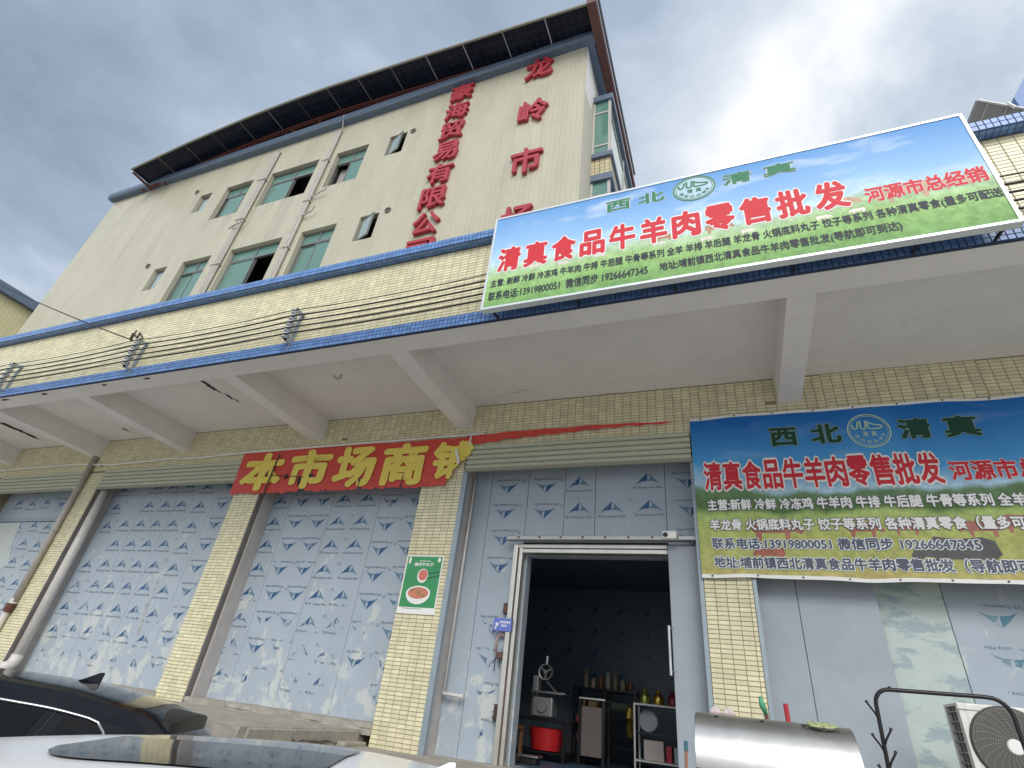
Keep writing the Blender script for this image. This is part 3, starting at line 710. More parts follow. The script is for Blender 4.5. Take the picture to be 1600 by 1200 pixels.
panel_wall('panel_wall', 'blue film covered panel wall behind the white pipe', [(-10.84, -9.87), (-9.87, -9.06), (-9.06, -8.13), (-8.13, -7.2)], 1.31, 4.62, Y3, [(-10.56, 1), (-10.09, 1), (-9.68, 1), (-9.27, 1), (-8.86, 1), (-8.39, 1), (-7.9, 0), (-7.45, 0)], z_phase=.3)
panel_wall('panel_wall', 'blue film covered panel wall under the torn red banner', [(-6.76, -6.41), (-6.41, -5.58), (-5.58, -4.72), (-4.72, -3.8)], 1.31, 4.62, Y3, [(-6.62, 1), (-6.19, 0), (-5.77, 0), (-5.38, 1), (-4.96, 1), (-4.52, 0), (-4.08, 0)])
panel_wall('panel_wall', 'blue film covered panel wall around the open shop door', [(-3.21, -2.94), (-2.94, -2.40), (-2.40, -1.89), (-1.89, -1.49), (-1.49, -.63), (-.63, .28)], 1.10, 4.62, Y3,
           [(-3.05, False), (-2.70, False), (-2.16, False), (-1.69, True), (-1.27, True), (-.83, True), (-.36, False)], holes=(-2.43, -.6, 3.42))
panel_wall('panel_wall', 'bare blue grey panel wall with glue residue behind the outdoor fan unit', [(.28, 1.29), (1.29, 1.84), (1.84, 2.8), (2.8, 3.75)], 1.10, 4.62, Y3, [(2.2, False), (2.6, False), (3.1, True)], mats=[M_leaf, M_resid, M_panel, M_panel], logo=LOGO_WORN)
# white torn film sheet on the far-left panels
thing('torn_sheet', 'torn white sheet stuck on the leftmost panel wall', 'sheet', MB().prism([(-14.1, 3.76), (-13.25, 3.77), (-13.1, 3.3), (-12.85, 2.95), (-13.3, 2.7), (-13.9, 2.6), (-14.15, 3.1)], Y3 - .004, Y3 - .0015), mat('pale_sheet', (.50, .55, .55), .6, var=.08))
thing('horizontal_rail', 'thin dark rail across the leftmost panel wall', 'rail', MB().box(-14.2, -11.4, Y3 - .03, Y3 + .05, 3.785, 3.855), M_rail)

# ------------------------------------------------------------------ shop door
DOOR = root('sliding_door', 'grey sliding cold store door standing open on its top track', 'door', (-.9, .2, 1.1))
lf = part('leaf', MB().bbox(-.625, .60, .205, .285, 1.12, 3.36, .006), M_leaf, DOOR)
part('leaf', MB().bbox(.604, 1.285, .207, .285, 1.12, 3.36, .006), M_leaf, DOOR)
part('track', MB().bbox(-2.56, 1.32, .12, .20, 3.395, 3.45, .008).box(-2.56, 1.32, .10, .119, 3.398, 3.412), mat('track_steel', (.40, .40, .39), .35, metal=.7, var=.1), DOOR)
for k in range(9): part('bolt', MB().lathe([(0, -.012), (.012, -.012), (.014, 0)], (-2.4 + k * .27, .12, 3.428), 'Y', 8), M_rust, DOOR)
fr = MB(); fr.bbox(-2.485, -2.43, .20, .298, 1.10, 3.37, .006); fr.bbox(-2.415, -2.37, .22, .36, 1.10, 3.33, .006); fr.bbox(-2.485, -.63, .215, .298, 3.325, 3.372, .006); fr.bbox(-2.37, -.63, .23, .36, 3.27, 3.32, .006)
part('frame', fr, M_steel, DOOR)
part('frame_seal', MB().box(-2.432, -2.413, .24, .30, 1.1, 3.325), M_rust, DOOR)
part('inner_jamb', MB().box(-2.37, -2.35, .36, .52, 1.10, 3.27).box(-2.35, -.60, .36, .5, 3.268, 3.29), M_panel, DOOR)
hd = MB(); hd.tube([(-.65, .17, 2.06), (-.65, .17, 2.52)], .014, 8); hd.tube([(-.65, .17, 2.10), (-.615, .21, 2.10)], .01, 6); hd.tube([(-.65, .17, 2.50), (-.615, .21, 2.50)], .01, 6)
part('handle', hd, M_inox, DOOR, smooth=40)
sc_ = root('security_camera', 'small white security camera on the right end of the door track', 'camera', (-.58, .08, 3.40))
part('housing', MB().bbox(-.66, -.505, .02, .099, 3.385, 3.475, .015), M_white, sc_)
part('lens', MB().lathe([(0, -.022), (.02, -.02), (.028, .0)], (-.625, .02, 3.43), 'Y', 12), M_black, sc_, smooth=40)
# number plate
pl = root('number_plate', 'small blue enamel number plate beside the door frame', 'plate', (-2.53, .28, 2.36))
part('plate', MB().bbox(-2.635, -2.41, .185, .199, 2.36, 2.50, .004), mat('blue_enamel', (.13, .18, .55), .3, var=.08), pl)
bl = MB(); bl.flat([(-2.625 + .02 * math.cos(t) + .035, 2.432 + .02 * math.sin(t)) for t in [k * .628 for k in range(10)]], .1835); bl.flat([(-2.605, 2.415), (-2.585, 2.418), (-2.60, 2.385), (-2.62, 2.378)], .1835)
for k in range(6): bl.flat([(-2.555 + k * .022, 2.445), (-2.541 + k * .022, 2.445), (-2.541 + k * .022, 2.47), (-2.555 + k * .022, 2.47)], .1835)
for k in range(3): bl.flat([(-2.535 + k * .024, 2.41), (-2.518 + k * .024, 2.41), (-2.518 + k * .024, 2.43), (-2.535 + k * .024, 2.43)], .1835)
part('white_print', bl, M_pr_w, pl)
cb = root('wiring_loop', 'pinkish cable loop hanging beside the door frame', 'cable', (-2.5, .25, 2.0))
part('loop', MB().tube([(-2.50, .27, 2.30), (-2.52, .24, 2.33), (-2.57, .24, 2.33), (-2.595, .24, 2.28), (-2.595, .24, 2.14)], .014, 8), mat('pink_cable', (.45, .30, .28), .5), cb, smooth=True)
part('box', MB().bbox(-2.58, -2.49, .22, .298, 2.08, 2.15, .008), M_rust, cb)
part('wire', MB().tube([(-2.585, .23, 2.09), (-2.58, .22, 1.95)], .006, 5).tube([(-2.53, .23, 2.09), (-2.525, .22, 1.98)], .006, 5), M_cable, cb)
rp = MB(); 
for k in range(14): 
    a = rnd.uniform(0, 6.28); zq = 1.56 + rnd.uniform(-.07, .07); rp.tube([(-2.5, .25, zq), (-2.5 + .05 * math.cos(a), .22, zq + .05 * math.sin(a))], .006, 4)
rp.bbox(-2.53, -2.47, .2, .298, 1.48, 1.64, .015)
thing('dirty_brush', 'dirty dark brush head hanging low on the door frame', 'brush', rp, mat('brush_dark', (.05, .035, .028), .9))
thing('rusty_bracket', 'rusty plate bracket on the panel above the number plate', 'bracket', MB().bbox(-2.56, -2.49, .24, .298, 2.56, 2.68, .01), M_rust)

# interior of the shop
IN = root('shop_interior', 'dark room lined with film covered panels behind the open door', 'room', (-2.5, 2.5, 1.1))
ix0, ix1, iy0, iy1, iz0, iz1 = -4.2, .25, .385, 3.9, 1.1, 3.6
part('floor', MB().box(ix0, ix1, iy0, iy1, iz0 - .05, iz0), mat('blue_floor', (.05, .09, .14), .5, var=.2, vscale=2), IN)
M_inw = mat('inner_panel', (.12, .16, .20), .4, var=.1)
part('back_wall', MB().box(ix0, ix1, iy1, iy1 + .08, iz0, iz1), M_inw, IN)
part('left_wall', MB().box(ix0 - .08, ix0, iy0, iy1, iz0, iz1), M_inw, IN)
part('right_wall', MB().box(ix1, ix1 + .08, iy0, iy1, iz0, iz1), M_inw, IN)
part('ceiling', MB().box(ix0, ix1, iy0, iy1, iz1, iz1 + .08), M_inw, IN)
bwl = [o for o in IN.children if o.name.startswith('back_wall')][0]
for cx in (-3.6, -3.15, -2.7, -2.25, -1.8, -1.35, -.9, -.45):
    for q in range(6): part('printed_logo', LOGO, None, bwl, loc=(cx, iy1 - .002, 1.5 + q * .335))

# bone saw on a workbench
TB = root('workbench', 'dark steel workbench under the meat saw inside the shop', 'table', (-2.5, 2.0, 1.1))
part('table_top', MB().bbox(-3.15, -2.12, 1.75, 2.35, 1.52, 1.56, .006), M_bmetal, TB)
part('lower_shelf', MB().box(-3.12, -2.15, 1.78, 2.32, 1.18, 1.20), M_bmetal, TB)
for x, y in ((-3.1, 1.78), (-2.17, 1.78), (-3.1, 2.3), (-2.17, 2.3)): part('leg', MB().box(x - .02, x + .02, y - .02, y + .02, 1.1, 1.52), M_bmetal, TB)
M_cast = mat('grey_cast', (.30, .31, .31), .4, metal=.4, var=.1)
SW = root('bone_saw', 'grey meat band saw with spoked wheel on the workbench', 'machine', (-2.55, 2.0, 1.56))
wz = MB().lathe([(.085, -.015), (.10, -.02), (.10, .02), (.085, .015), (.085, -.015)], (-2.52, 1.95, 2.10), 'Y', 24)
for k in range(3): a = k * 2.094 + .5; wz.tube([(-2.52, 1.95, 2.10), (-2.52 + .09 * math.cos(a), 1.95, 2.10 + .09 * math.sin(a))], .016, 6)
wz.lathe([(0, -.03), (.028, -.03), (.03, .02)], (-2.52, 1.95, 2.10), 'Y', 12)
part('wheel', wz, M_cast, SW, smooth=40)
part('column', MB().bbox(-2.70, -2.62, 1.95, 2.10, 1.56, 2.05, .012), M_cast, SW)
part('motor', MB().bbox(-2.66, -2.38, 1.88, 2.15, 1.57, 1.80, .02).lathe([(0, -.03), (.07, -.03), (.08, 0)], (-2.52, 1.88, 1.69), 'Y', 16), M_cast, SW)
part('cutting_table', MB().bbox(-2.66, -2.2, 1.80, 2.2, 1.84, 1.865, .004), M_inox, SW)
part('guide', MB().tube([(-2.48, 1.9, 1.98), (-2.33, 1.86, 1.86)], .016, 6), M_inox, SW)
part('knob', MB().tube([(-2.52, 1.98, 2.2), (-2.52, 1.98, 2.30)], [.012, .02], 8), M_white, SW)
tub = MB().lathe([(.0, 1.21), (.19, 1.21), (.22, 1.36), (.235, 1.44), (.24, 1.45), (.225, 1.45), (.21, 1.36), (.18, 1.225), (0, 1.225)], (-2.47, 2.0, 0), 'Z', 28)
thing('red_basin', 'red plastic basin on the shelf under the workbench', 'basin', tub, mat('red_plastic', (.52, .02, .025), .35), smooth=50)
ST = root('wooden_stool', 'brown wooden stool just inside the door on the left', 'stool', (-2.86, 1.5, 1.1))
M_wood = mat('brown_wood', (.22, .10, .04), .6, var=.2, vscale=8)
part('seat', MB().bbox(-3.0, -2.66, 1.35, 1.65, 1.41, 1.45, .008), M_wood, ST)
for x, y in ((-2.97, 1.38), (-2.69, 1.38), (-2.97, 1.62), (-2.69, 1.62)): part('leg', MB().box(x - .02, x + .02, y - .02, y + .02, 1.1, 1.41), M_wood, ST)
SCL = root('floor_scale', 'small steel scale on the floor inside the door', 'scale', (-2.36, 1.05, 1.1))
part('body', MB().bbox(-2.47, -2.26, .95, 1.15, 1.1, 1.16, .01), M_black, SCL); part('pan', MB().bbox(-2.49, -2.24, .93, 1.17, 1.165, 1.185, .006), M_inox, SCL)
PREP = root('prep_counter', 'narrow black metal counter with steel top beside the meat saw', 'counter', (-2.0, 2.3, 1.1))
part('top', MB().bbox(-2.08, -1.72, 2.1, 2.5, 1.83, 1.855, .005), M_inox, PREP)
for x, y in ((-2.06, 2.12), (-1.74, 2.12), (-2.06, 2.48), (-1.74, 2.48)): part('leg', MB().box(x - .018, x + .018, y - .018, y + .018, 1.1, 1.83), M_bmetal, PREP)
part('door_panel', MB().box(-2.04, -1.76, 2.14, 2.16, 1.2, 1.75), mat('bench_panel', (.16, .13, .12), .5), PREP)
# shelf rack on the back wall
RK = root('shelf_rack', 'dark steel shelf rack with goods along the back wall', 'shelf', (-1.95, 3.4, 1.1))
for z in (1.30, 1.52, 1.74, 2.0): part('shelf', MB().box(-2.45, -1.5, 3.2, 3.6, z, z + .025), M_bmetal, RK)
for x in (-2.44, -1.95, -1.51): 
    for y in (3.22, 3.58): part('post', MB().box(x - .015, x + .015, y - .015, y + .015, 1.1, 2.05), M_bmetal, RK)
cols = [(.30, .24, .15), (.42, .33, .20), (.25, .10, .05), (.45, .42, .36)]
for k in range(7):
    h = rnd.uniform(.12, .26); c = cols[k % 4]; x = -2.28 + k * .115
    thing('storage_jar', ['tall tan jar at the left end of the top shelf', 'pale jar second from left on the top shelf', 'brown jar third from left on the top shelf', 'whitish jar in the middle of the top shelf', 'tan jar right of the middle on the top shelf', 'pale jar next to last on the top shelf', 'dark jar at the right end of the top shelf'][k], 'jar',
          MB().lathe([(0, 0), (.038, 0), (.042, .01), (.042, h * .8), (.03, h * .86), (.034, h * .88), (.034, h), (0, h)], (x, 3.32, 2.026), 'Z', 14), mat('jar%d' % (k % 4), c, .3), smooth=40, group='jars on the top shelf')
for k, (x, z, c, wd, lb) in enumerate(((-2.3, 1.546, (.40, .05, .05), .22, 'red packet pile on the middle shelf of the back rack'), (-1.75, 1.766, (.05, .11, .05), .26, 'dark green carton on the third shelf of the back rack'), (-2.2, 1.766, (.35, .22, .08), .22, 'brown carton on the third shelf of the back rack'), (-2.3, 1.326, (.30, .12, .10), .26, 'reddish bag on the lowest shelf of the back rack'))):
    thing('goods_box', lb, 'box', MB().bbox(x - wd / 2, x + wd / 2, 3.25, 3.45, z, z + .10, .015), mat('box%d' % k, c, .5))
# display stand on the right
DS = root('display_stand', 'white framed display stand with snack boxes right inside the door', 'stand', (-1.0, 2.4, 1.1))
for z in (1.22, 1.52, 1.84): part('shelf', MB().box(-1.38, -.55, 2.3, 2.7, z, z + .02), M_white if z > 1.8 or z < 1.3 else M_bmetal, DS)
for x, y in ((-1.37, 2.31), (-.56, 2.31), (-1.37, 2.69), (-.56, 2.69)): part('post', MB().box(x - .011, x + .011, y - .011, y + .011, 1.1, 1.86), M_white, DS)
M_gold = mat('gold_foil', (.62, .42, .10), .2, metal=.9, bump=.6, bscale=50)
for k, x in enumerate((-1.25, -1.07, -.88)):
    thing('foil_pack', ['greenish gold foil pack on the left of the display stand top', 'bright gold foil pack in the middle of the display stand top', 'dark red foil pack on the right of the display stand top'][k], 'pack',
          MB().lathe([(0, 0), (.065, 0), (.075, .05), (.06, .12), (.02, .15), (.045, .175), (0, .17)], (x, 2.45, 1.861), 'Z', 12), [mat('foil_green', (.35, .38, .10), .25, metal=.8, bump=.5, bscale=50), M_gold, mat('foil_red', (.25, .05, .05), .3, metal=.5, bump=.5, bscale=50)][k], smooth=50)
thing('round_tray', 'pale round tray leaning in the middle of the display stand', 'tray', MB().lathe([(0, -.012), (.11, -.012), (.125, -.03), (.13, -.025), (.115, 0), (0, 0)], (-1.22, 2.5, 1.672), 'Y', 24), mat('tray', (.40, .42, .46), .4), smooth=40)
thing('snack_box', 'white and red snack box on the bottom of the display stand', 'box', MB().bbox(-1.27, -1.02, 2.4, 2.5, 1.242, 1.46, .004), mat('snackbox', (.62, .55, .52), .5))
thing('snack_box', 'red snack box beside the white one on the display stand', 'box', MB().bbox(-.99, -.92, 2.4, 2.55, 1.242, 1.42, .004), mat('snackbox2', (.5, .03, .05), .5))
thing('snack_box', 'pale blue snack box at the right of the display stand bottom', 'box', MB().bbox(-.89, -.72, 2.4, 2.55, 1.242, 1.41, .004), mat('snackbox3', (.45, .50, .58), .5))
thing('foil_bundle', 'hanging bundle of shiny gold packets between rack and stand', 'packets', MB().lathe([(0, 1.42), (.05, 1.46), (.07, 1.56), (.04, 1.62), (.07, 1.68), (.05, 1.80), (0, 1.84)], (-1.50, 2.75, 0), 'Z', 9), M_gold)
# mop handle leaning on the door leaf
thing('broom_handle', 'wooden stick with blue grip leaning on the grey door leaf', 'stick', MB().tube([(-.50, -.55, 1.105), (-.50, -.35, 1.46)], .013, 8), mat('stick_brown', (.26, .13, .09), .6))
o_ = bpy.data.objects['broom_handle']; part('grip', MB().tube([(-.50, -.35, 1.46), (-.50, -.32, 1.53)], .017, 8), mat('blue_grip', (.03, .12, .16), .5), o_)

# ------------------------------------------------------------------ pipes on the ground floor
P1 = root('drain_pipe', 'grey drain pipe with brown joint down the leftmost tiled pillar', 'pipe', (-11.35, -.06, 1.2))
part('pipe', MB().tube([(-11.35, -.06, 4.95), (-11.35, -.06, 2.27)], .05, 12), M_gpipe, P1, smooth=True)
part('coupling', MB().tube([(-11.35, -.06, 4.22), (-11.35, -.06, 4.30)], .057, 12).tube([(-11.35, -.06, 3.90), (-11.35, -.06, 3.97)], .057, 12).tube([(-11.35, -.06, 3.48), (-11.35, -.06, 3.56)], .057, 12), M_gpipe, P1, smooth=40)
part('joint', MB().tube([(-11.39, -.06, 2.12), (-11.36, -.06, 2.24)], .075, 12), mat('brown_joint', (.12, .045, .03), .6), P1, smooth=40)
part('lower_pipe', MB().tube([(-11.36, -.06, 2.24), (-11.36, -.06, 2.32)], .058, 12).tube([(-11.39, -.06, 2.12), (-11.40, -.06, 1.2)], .05, 12), M_pvc, P1, smooth=40)
P2 = root('drain_pipe', 'thick white plastic pipe standing in the bay left of the torn banner', 'pipe', (-10.76, .2, 1.3))
part('pipe', MB().tube([(-10.80, .11, 4.5), (-10.80, .11, 1.50)], .075, 14), M_pvc, P2, smooth=True)
part('elbow', MB().tube([(-10.80, .11, 1.52), (-10.80, .10, 1.42), (-10.78, .04, 1.35), (-10.77, -.06, 1.32)], .085, 14), M_pvc, P2, smooth=True)
P3 = root('conduit', 'thin white conduit with short side stub left of the shop door', 'pipe', (-3.12, .26, 1.1))
part('conduit_run', MB().tube([(-3.165, .22, 4.3), (-3.165, .22, 1.70)], .016, 10), M_pvc, P3, smooth=True)
part('stub', MB().tube([(-3.165, .22, 1.70), (-3.165, .22, 1.685), (-3.15, .21, 1.68), (-2.92, .21, 1.67)], .02, 10).tube([(-2.95, .21, 1.671), (-2.91, .21, 1.67)], .026, 10), M_pvc, P3, smooth=40)
thing('hose', 'long white hose running along the wall above the shutters', 'hose', MB().tube([(-18, -.05, 4.80), (-14.37, -.05, 4.80), (-13.2, -.05, 4.81), (-11.9, -.05, 4.82), (-10.74, -.05, 4.75), (-9.9, -.05, 4.77), (-9.25, -.05, 4.79), (-8.5, -.05, 4.77), (-7.48, -.05, 4.80), (-5.1, -.05, 4.815), (-3.3, -.05, 4.825), (-3.0, -.05, 4.83)], .016, 8).tube([(-3.2, -.05, 4.83), (-3.2, -.05, 4.66)], .014, 8), M_white, smooth=True)

# ------------------------------------------------------------------ torn red market banner
BN = root('torn_banner', 'torn red market banner with big yellow characters', 'banner', (-5.3, -.03, 4.07))
def by(x, z): return -.036 - .008 * math.sin(x * 5.1 + z * 3) - .006 * math.sin(x * 11.3)
def sheet(top, bot, xs, y=by, th=0.0):
    mb = MB(); nz = 8
    for x in xs:
        for j in range(nz + 1):
            z = bot(x) + (top(x) - bot(x)) * j / nz; mb.v.append((x, y(x, z), z))
    n = nz + 1
    for i in range(len(xs) - 1):
        for j in range(nz): mb.f.append((i * n + j, (i + 1) * n + j, (i + 1) * n + j + 1, i * n + j + 1)); mb.mi.append(0)
    return mb
rb = random.Random(5)
jag = [rb.uniform(-.018, .018) for _ in range(300)]
def bot_b(x):
    k = int((x + 8) * 40); z = 4.075 + jag[k % 300]
    if -6.02 < x < -5.86: z += .10 * (1 - abs(x + 5.94) / .08)
    if -4.93 < x < -4.88: z += .16
    if -4.2 < x < -4.17: z += .12
    if x > -3.5: z += min((x + 3.5) * 2.2, .60)
    return z
def top_b(x): return 4.80 + .006 * math.sin(x * 2)
xs = [-7.42 + i * (4.15 / 190) for i in range(191)]
part('cloth', sheet(top_b, bot_b, xs), M_vin_r, BN)
def rib_t(x): return 4.82 + .022 * math.sin((x + 3.2) * 1.2)
def rib_b(x): return rib_t(x) - max(.014, .135 - .045 * (x + 3.1)) + .008 * math.sin(x * 23)
part('torn_strip', sheet(rib_t, rib_b, [-3.27 + i * (2.85 / 80) for i in range(81)]), M_vin_r, BN)
lt = [('本', -7.28, -6.44), ('市', -6.33, -5.52), ('场', -5.43, -4.69), ('商', -4.60, -3.84)]
for ch, a, b in lt:
    tm = MB(); put_text(tm, ch, a, b, 4.11, 4.77, lambda x, z: by(x, z) - .014, bold=.048)
    part('lettering', tm, M_vin_y, BN)
tm = MB(); put_text(tm, '铺', -3.74, -3.13, 4.17, 4.74, lambda x, z: by(x, z) - .014, bold=.048)
keep = []
for f in tm.f:
    if all(tm.v[i][2] > bot_b(min(tm.v[i][0], -3.28)) - .12 and tm.v[i][0] < -3.12 for i in f): keep.append(f)
tm.f = keep; tm.mi = [0] * len(keep)
part('lettering', tm, M_vin_y, BN, kind='stuff')
hl = MB()
for k, (cx, cz, lx, lz) in enumerate(((-6.33, 4.33, .05, .05), (-6.02, 4.24, .05, .10), (-5.83, 4.32, .05, .03), (-6.75, 4.40, .02, .10), (-4.9, 4.20, .018, .1), (-4.18, 4.2, .012, .08))):
    pts = [(cx + (p[0] - cx), cz + (p[1] - cz)) for p in blotch(cx, cz, lx, lz, 90 + k, n=12)]
    hl.add([(p[0], by(*p) - .0165, p[1]) for p in pts], [tuple(range(len(pts)))])
part('torn_hole', hl, M_dark, BN)
part('torn_flap', MB().add([(-3.42, -.06, 4.62), (-3.36, -.075, 4.60), (-3.29, -.09, 4.40), (-3.33, -.06, 4.36)], [(0, 1, 2), (0, 2, 3)]), M_white, BN)
part('rusty_prop', MB().tube([(-6.62, -.06, 4.72), (-6.66, -.06, 4.02)], .012, 6).tube([(-6.64, -.06, 4.36), (-5.95, -.06, 4.30)], .006, 5), M_rust, BN)

# ------------------------------------------------------------------ printed scenery for the two shop signs
def scenery_mat(name, z0, z1, stops, nscale=(2.2, 6.0), cloud=0.55):
    """printed landscape: colour bands by height on the sheet, wobbled by noise; clouds in its sky"""
    m = bpy.data.materials.new(name); m.use_nodes = True
    t = m.node_tree; b = t.nodes['Principled BSDF']; b.inputs['Roughness'].default_value = 0.6; b.inputs['Specular IOR Level'].default_value = 0.15
    g_ = t.nodes.new('ShaderNodeNewGeometry'); s = t.nodes.new('ShaderNodeSeparateXYZ'); t.links.new(g_.outputs['Position'], s.inputs[0])
    mr = t.nodes.new('ShaderNodeMapRange'); mr.inputs[1].default_value = z0; mr.inputs[2].default_value = z1; t.links.new(s.outputs[2], mr.inputs[0])
    mp_ = t.nodes.new('ShaderNodeMapping'); mp_.inputs['Scale'].default_value = (1, 1, .6); t.links.new(g_.outputs['Position'], mp_.inputs[0])
    nz = t.nodes.new('ShaderNodeTexNoise'); nz.inputs['Scale'].default_value = 1.1; nz.inputs['Detail'].default_value = 3; t.links.new(mp_.outputs[0], nz.inputs['Vector'])
    a = t.nodes.new('ShaderNodeMath'); a.operation = 'MULTIPLY_ADD'; t.links.new(nz.outputs[0], a.inputs[0]); a.inputs[1].default_value = .30
    sub = t.nodes.new('ShaderNodeMath'); sub.operation = 'SUBTRACT'; t.links.new(mr.outputs[0], sub.inputs[0]); sub.inputs[1].default_value = .15
    t.links.new(sub.outputs[0], a.inputs[2])
    rp = t.nodes.new('ShaderNodeValToRGB'); t.links.new(a.outputs[0], rp.inputs[0])
    el = rp.color_ramp.elements
    while len(el) > 1: el.remove(el[-1])
    el[0].position = stops[0][0]; el[0].color = (*stops[0][1], 1)
    for p, c in stops[1:]: e_ = el.new(p); e_.color = (*c, 1)
    n2_ = t.nodes.new('ShaderNodeTexNoise'); n2_.inputs['Scale'].default_value = 1.5; n2_.inputs['Detail'].default_value = 6
    mp2 = t.nodes.new('ShaderNodeMapping'); mp2.inputs['Scale'].default_value = (1, 1, 2.6); mp2.inputs['Location'].default_value = (3.1, 0, .4); t.links.new(g_.outputs['Position'], mp2.inputs[0]); t.links.new(mp2.outputs[0], n2_.inputs['Vector'])
    cl = t.nodes.new('ShaderNodeMapRange'); cl.inputs[1].default_value = .56; cl.inputs[2].default_value = .72; cl.inputs[3].default_value = 0; cl.inputs[4].default_value = cloud; t.links.new(n2_.outputs[0], cl.inputs[0])
    hz = t.nodes.new('ShaderNodeMapRange'); hz.inputs[1].default_value = stops[-3][0]; hz.inputs[2].default_value = stops[-3][0] + .1; t.links.new(a.outputs[0], hz.inputs[0])
    mm = t.nodes.new('ShaderNodeMath'); mm.operation = 'MULTIPLY'; t.links.new(cl.outputs[0], mm.inputs[0]); t.links.new(hz.outputs[0], mm.inputs[1])
    mc = t.nodes.new('ShaderNodeMix'); mc.data_type = 'RGBA'; t.links.new(mm.outputs[0], mc.inputs[0]); t.links.new(rp.outputs[0], mc.inputs[6]); mc.inputs[7].default_value = (.80, .84, .88, 1)
    n3 = t.nodes.new('ShaderNodeTexNoise'); n3.inputs['Scale'].default_value = 14; n3.inputs['Detail'].default_value = 8; n3.inputs['Roughness'].default_value = .7; t.links.new(g_.outputs['Position'], n3.inputs['Vector'])
    gm = t.nodes.new('ShaderNodeMapRange'); gm.inputs[1].default_value = .3; gm.inputs[2].default_value = .7; gm.inputs[3].default_value = .72; gm.inputs[4].default_value = 1.28; t.links.new(n3.outputs[0], gm.inputs[0])
    iv = t.nodes.new('ShaderNodeMix'); iv.data_type = 'FLOAT'; t.links.new(hz.outputs[0], iv.inputs[0]); t.links.new(gm.outputs[0], iv.inputs[2]); iv.inputs[3].default_value = 1.0
    sc = t.nodes.new('ShaderNodeVectorMath'); sc.operation = 'SCALE'; t.links.new(mc.outputs[2], sc.inputs[0]); t.links.new(iv.outputs[0], sc.inputs[3])
    t.links.new(sc.outputs[0], b.inputs['Base Color'])
    MATS[name] = m
    return m
def cow(mb, x, z, s, y, flip=1):
    """flat printed grazing animal"""
    body = [(-.5, .30), (-.46, .52), (-.30, .58), (.05, .55), (.34, .60), (.46, .50), (.66, .42), (.74, .26), (.66, .18), (.52, .26), (.42, .24), (.38, 0), (.30, 0), (.29, .22), (-.24, .22), (-.28, 0), (-.36, 0), (-.40, .22)]
    pts = [(x + flip * a * s, z + b * s) for a, b in body]
    mb.add([(p[0], y(*p) if callable(y) else y, p[1]) for p in pts], [tuple(range(len(pts)))])
def halal(mb, cx, cz, rx, rz, y, lw=.10):
    """round emblem: double ring, flowing script, two small characters"""
    Y = y if callable(y) else (lambda a, b: y)
    def ring(r0, r1, n=44):
        for k in range(n):
            t0, t1 = 2 * math.pi * k / n, 2 * math.pi * (k + 1) / n
            q = [(cx + rx * r * math.cos(t), cz + rz * r * math.sin(t)) for r, t in ((r0, t0), (r1, t0), (r1, t1), (r0, t1))]
            mb.add([(p[0], Y(*p), p[1]) for p in q], [(0, 1, 2, 3)])
    ring(.93, 1.0); ring(.84, .87)
    def stroke(pts, wd):
        P_ = []
        for i in range(len(pts) - 1):
            for k in range(6): u = k / 6; P_.append((pts[i][0] + (pts[i + 1][0] - pts[i][0]) * u, pts[i][1] + (pts[i + 1][1] - pts[i][1]) * u))
        P_.append(pts[-1])
        for _ in range(3): P_ = [P_[0]] + [((P_[i - 1][0] + P_[i][0] * 2 + P_[i + 1][0]) / 4, (P_[i - 1][1] + P_[i][1] * 2 + P_[i + 1][1]) / 4) for i in range(1, len(P_) - 1)] + [P_[-1]]
        for i in range(len(P_) - 1):
            a, b = P_[i], P_[i + 1]; dx, dz = b[0] - a[0], b[1] - a[1]; l = math.hypot(dx, dz) or 1; nx, nz_ = -dz / l * wd / 2, dx / l * wd / 2
            q = [(a[0] + nx, a[1] + nz_), (b[0] + nx, b[1] + nz_), (b[0] - nx, b[1] - nz_), (a[0] - nx, a[1] - nz_)]
            q = [(cx + rx * p[0], cz + rz * p[1]) for p in q]
            mb.add([(p[0], Y(*p), p[1]) for p in q], [(0, 1, 2, 3)])
    stroke([(.02, .50), (.30, .34), (.60, .30), (.66, .16), (.40, .10), (.10, .10), (.0, .14), (.02, .58)], lw * .8)
    stroke([(-.08, .62), (-.10, .16), (-.26, .08), (-.34, .18), (-.32, .62)], lw * .8)
    stroke([(-.42, .56), (-.50, .20), (-.62, .10), (-.72, .24), (-.70, .36)], lw * .8)
    for ch, dx in (('清', -.20), ('真', .20)): put_text(mb, ch, cx + rx * (dx - .13), cx + rx * (dx + .13), cz - rz * .34, cz - rz * .04, y, bold=.02)
    for k in range(22):
        t = math.pi * (1.12 + .76 * k / 21); q = [(.58, t - .03), (.74, t - .03), (.74, t + .03), (.58, t + .03)]
        q = [(cx + rx * r * math.cos(a), cz + rz * r * math.sin(a)) for r, a in q]
        if k % 4 != 3: mb.add([(p[0], Y(*p), p[1]) for p in q], [(0, 1, 2, 3)])

